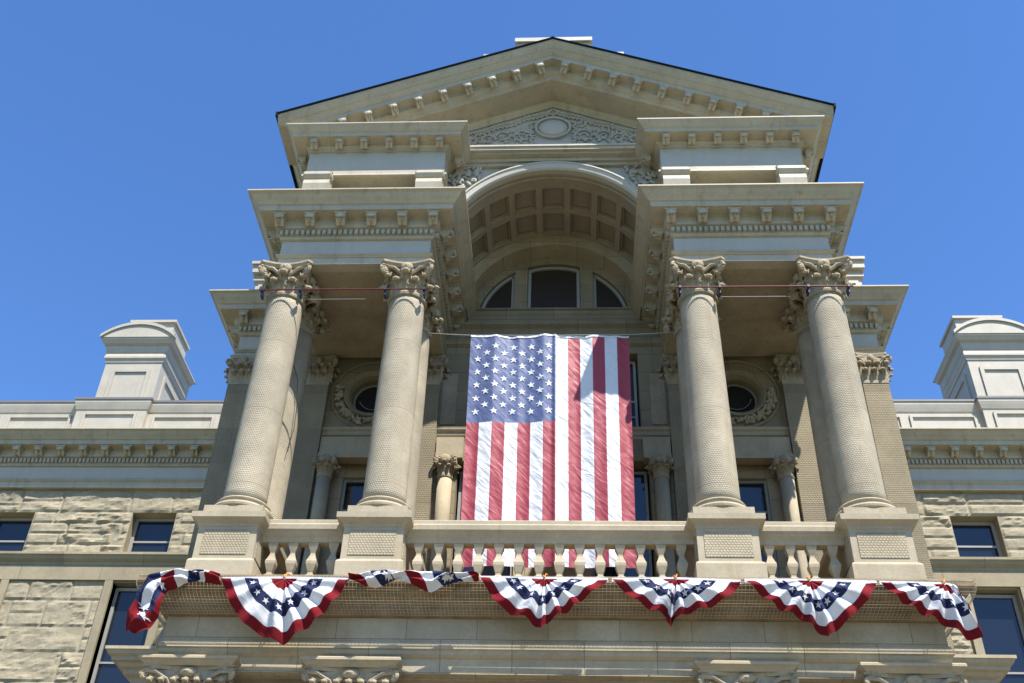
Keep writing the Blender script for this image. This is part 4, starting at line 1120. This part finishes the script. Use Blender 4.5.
def swag(top, bot, label, seed, ydrop=0):
    """bunched length of bunting: strip between two polylines, twisted in depth"""
    def lerpl(P, t):
        L = [0]
        for a, b in zip(P, P[1:]): L.append(L[-1]+(Vector(b)-Vector(a)).length)
        d = t*L[-1]
        for i in range(len(P)-1):
            if d <= L[i+1]+1e-9: return Vector(P[i]).lerp(Vector(P[i+1]), (d-L[i])/(L[i+1]-L[i]+1e-9))
        return Vector(P[-1])
    def fn(u, v, off=0):
        p = lerpl(top, u).lerp(lerpl(bot, u), v)
        y = BY-.05-.15*math.sin(math.pi*v)-.05*math.sin(v*11+u*16+seed)-.05*math.sin(u*23+seed)*math.sin(math.pi*v)-.03*noise.noise(Vector((u*12, v*5, seed)))
        return Vector((p.x, y-off, p.y+.02*noise.noise(Vector((u*10, v*4, seed+4)))))
    bm = bmesh.new(); NT, NR = 280, 64
    g = [[bm.verts.new(fn(i/NT, j/NR)) for j in range(NR+1)] for i in range(NT+1)]
    for i in range(NT):
        for j in range(NR):
            u, v = (i+.5)/NT, (j+.5)/NR
            q = (v*1.0+.42*math.sin(u*math.pi*2.6+seed)+u*.8) % 1.6
            q = dropq(u, v) if ydrop else bunchq(u, v)
            mi = 0 if q < .28 else 1 if q < .58 else 2 if q < .86 else 1 if q < 1.15 else 0 if q < 1.35 else 1
            f = bm.faces.new((g[i][j], g[i+1][j], g[i+1][j+1], g[i][j+1])); f.material_index = mi; f.smooth = True
    o = put('bunting', bm, ['bred', 'bwhite', 'bblue'], None, recalc=False)
    tag(o, label, 'bunting', 'patriotic bunting along the balcony edge')
    bm = bmesh.new(); rnd = random.Random(seed); cnt = 0
    tot = sum((Vector(b)-Vector(a)).length for a, b in zip(top, top[1:]))
    for i in range(300):
        u, v = rnd.uniform(.04, .96), rnd.uniform(.15, .85)
        q = (v*1.0+.42*math.sin(u*math.pi*2.6+seed)+u*.8) % 1.6
        q = dropq(u, v) if ydrop else bunchq(u, v)
        if .64 < q < .80 and .3 < v < .7 and i % (6 if ydrop else 4) == 0: star(bm, fn, u, v, .075/tot, .24, .2, 0, .012)
    if len(bm.verts): put('stars', bm, 'bwhite', o, recalc=False)
    else: bm.free()
swag([(-3.78, 9.05), (-3.21, 9.12), (-2.44, 9.12), (-1.87, 9.10), (-1.45, 9.11), (-1.30, 9.03)], [(-3.77, 8.93), (-3.53, 8.85), (-3.28, 8.79), (-3.1, 8.86), (-2.82, 8.93), (-2.52, 8.84), (-2.19, 8.70), (-1.95, 8.82), (-1.67, 8.90), (-1.30, 8.95)], 'bunched up twisted length of bunting under the pedestal left of the flag', 3)
swag([(-6.24, 9.03), (-6.61, 9.12), (-7.1, 9.13), (-7.39, 9.08), (-7.66, 8.98), (-7.83, 8.69), (-7.88, 8.28), (-7.84, 7.89)], [(-6.24, 8.84), (-6.56, 8.86), (-6.95, 8.84), (-7.22, 8.69), (-7.27, 8.49), (-7.29, 8.20), (-7.40, 7.95), (-7.62, 7.80)], 'twisted bunting drooping down over the left end of the balcony', 6, 1)

# ------------------------------------------------------------------ ground
bm = bmesh.new(); bmesh.ops.create_grid(bm, x_segments=1, y_segments=1, size=1500, matrix=Matrix.Translation((0, 0, -1.7))); put('lawn', bm, 'lawn')['kind'] = 'structure'
bm = bmesh.new(); box(bm, -22, 22, -26, 10.6, -1.75, -1.62); put('bounce_plaza', bm, 'bounce_paving')['kind'] = 'structure'  # unseen paved area, added to bounce warm light up to the soffits

# ------------------------------------------------------------------ light, sky, camera
S = Vector((1.66, -2.4, 4.9)).normalized(); el = math.asin(S.z); az = math.atan2(S.x, S.y)
sun = bpy.data.lights.new('sun', 'SUN'); sun.energy = 5.0; sun.angle = R(.53); sun.color = (1, .95, .87)
so = bpy.data.objects.new('sun', sun); C.objects.link(so); so.rotation_euler = S.to_track_quat('Z', 'Y').to_euler()
w = bpy.data.worlds.new('World'); sc.world = w; w.use_nodes = True
n = w.node_tree; bg = n.nodes['Background']; sky = n.nodes.new('ShaderNodeTexSky'); sky.sky_type = 'NISHITA'; sky.sun_disc = False
sky.sun_elevation = el; sky.sun_rotation = az; sky.altitude = 1800; sky.air_density = 1.0; sky.dust_density = .4; sky.ozone_density = 2.4
hs = n.nodes.new('ShaderNodeHueSaturation'); hs.inputs['Saturation'].default_value = 1.2; hs.inputs['Hue'].default_value = .506; n.links.new(sky.outputs[0], hs.inputs['Color']); n.links.new(hs.outputs[0], bg.inputs[0]); bg.inputs[1].default_value = .145
cam = bpy.data.cameras.new('camera'); co = bpy.data.objects.new('camera', cam); C.objects.link(co); sc.camera = co
yaw, pitch, roll, fpx, cx = CAMV = (R(3.742526), R(38.048827), R(2.068792), 1075.0474, .3833)
F = Vector((-math.sin(yaw)*math.cos(pitch), math.cos(yaw)*math.cos(pitch), math.sin(pitch)))
r = Vector((math.cos(yaw), math.sin(yaw), 0)); u = r.cross(F)
rr = r*math.cos(roll)+u*math.sin(roll); uu = -r*math.sin(roll)+u*math.cos(roll)
mt = Matrix((rr, uu, -F)).transposed().to_4x4(); mt.translation = Vector((cx, -20, 0)); co.matrix_world = mt
cam.sensor_fit = 'HORIZONTAL'; cam.sensor_width = 36; cam.lens = fpx*36/1024; cam.clip_start = .1; cam.clip_end = 4000
sc.view_settings.view_transform = 'Standard'; sc.view_settings.look = 'None'; sc.view_settings.gamma = 1; sc.view_settings.exposure = 1.05
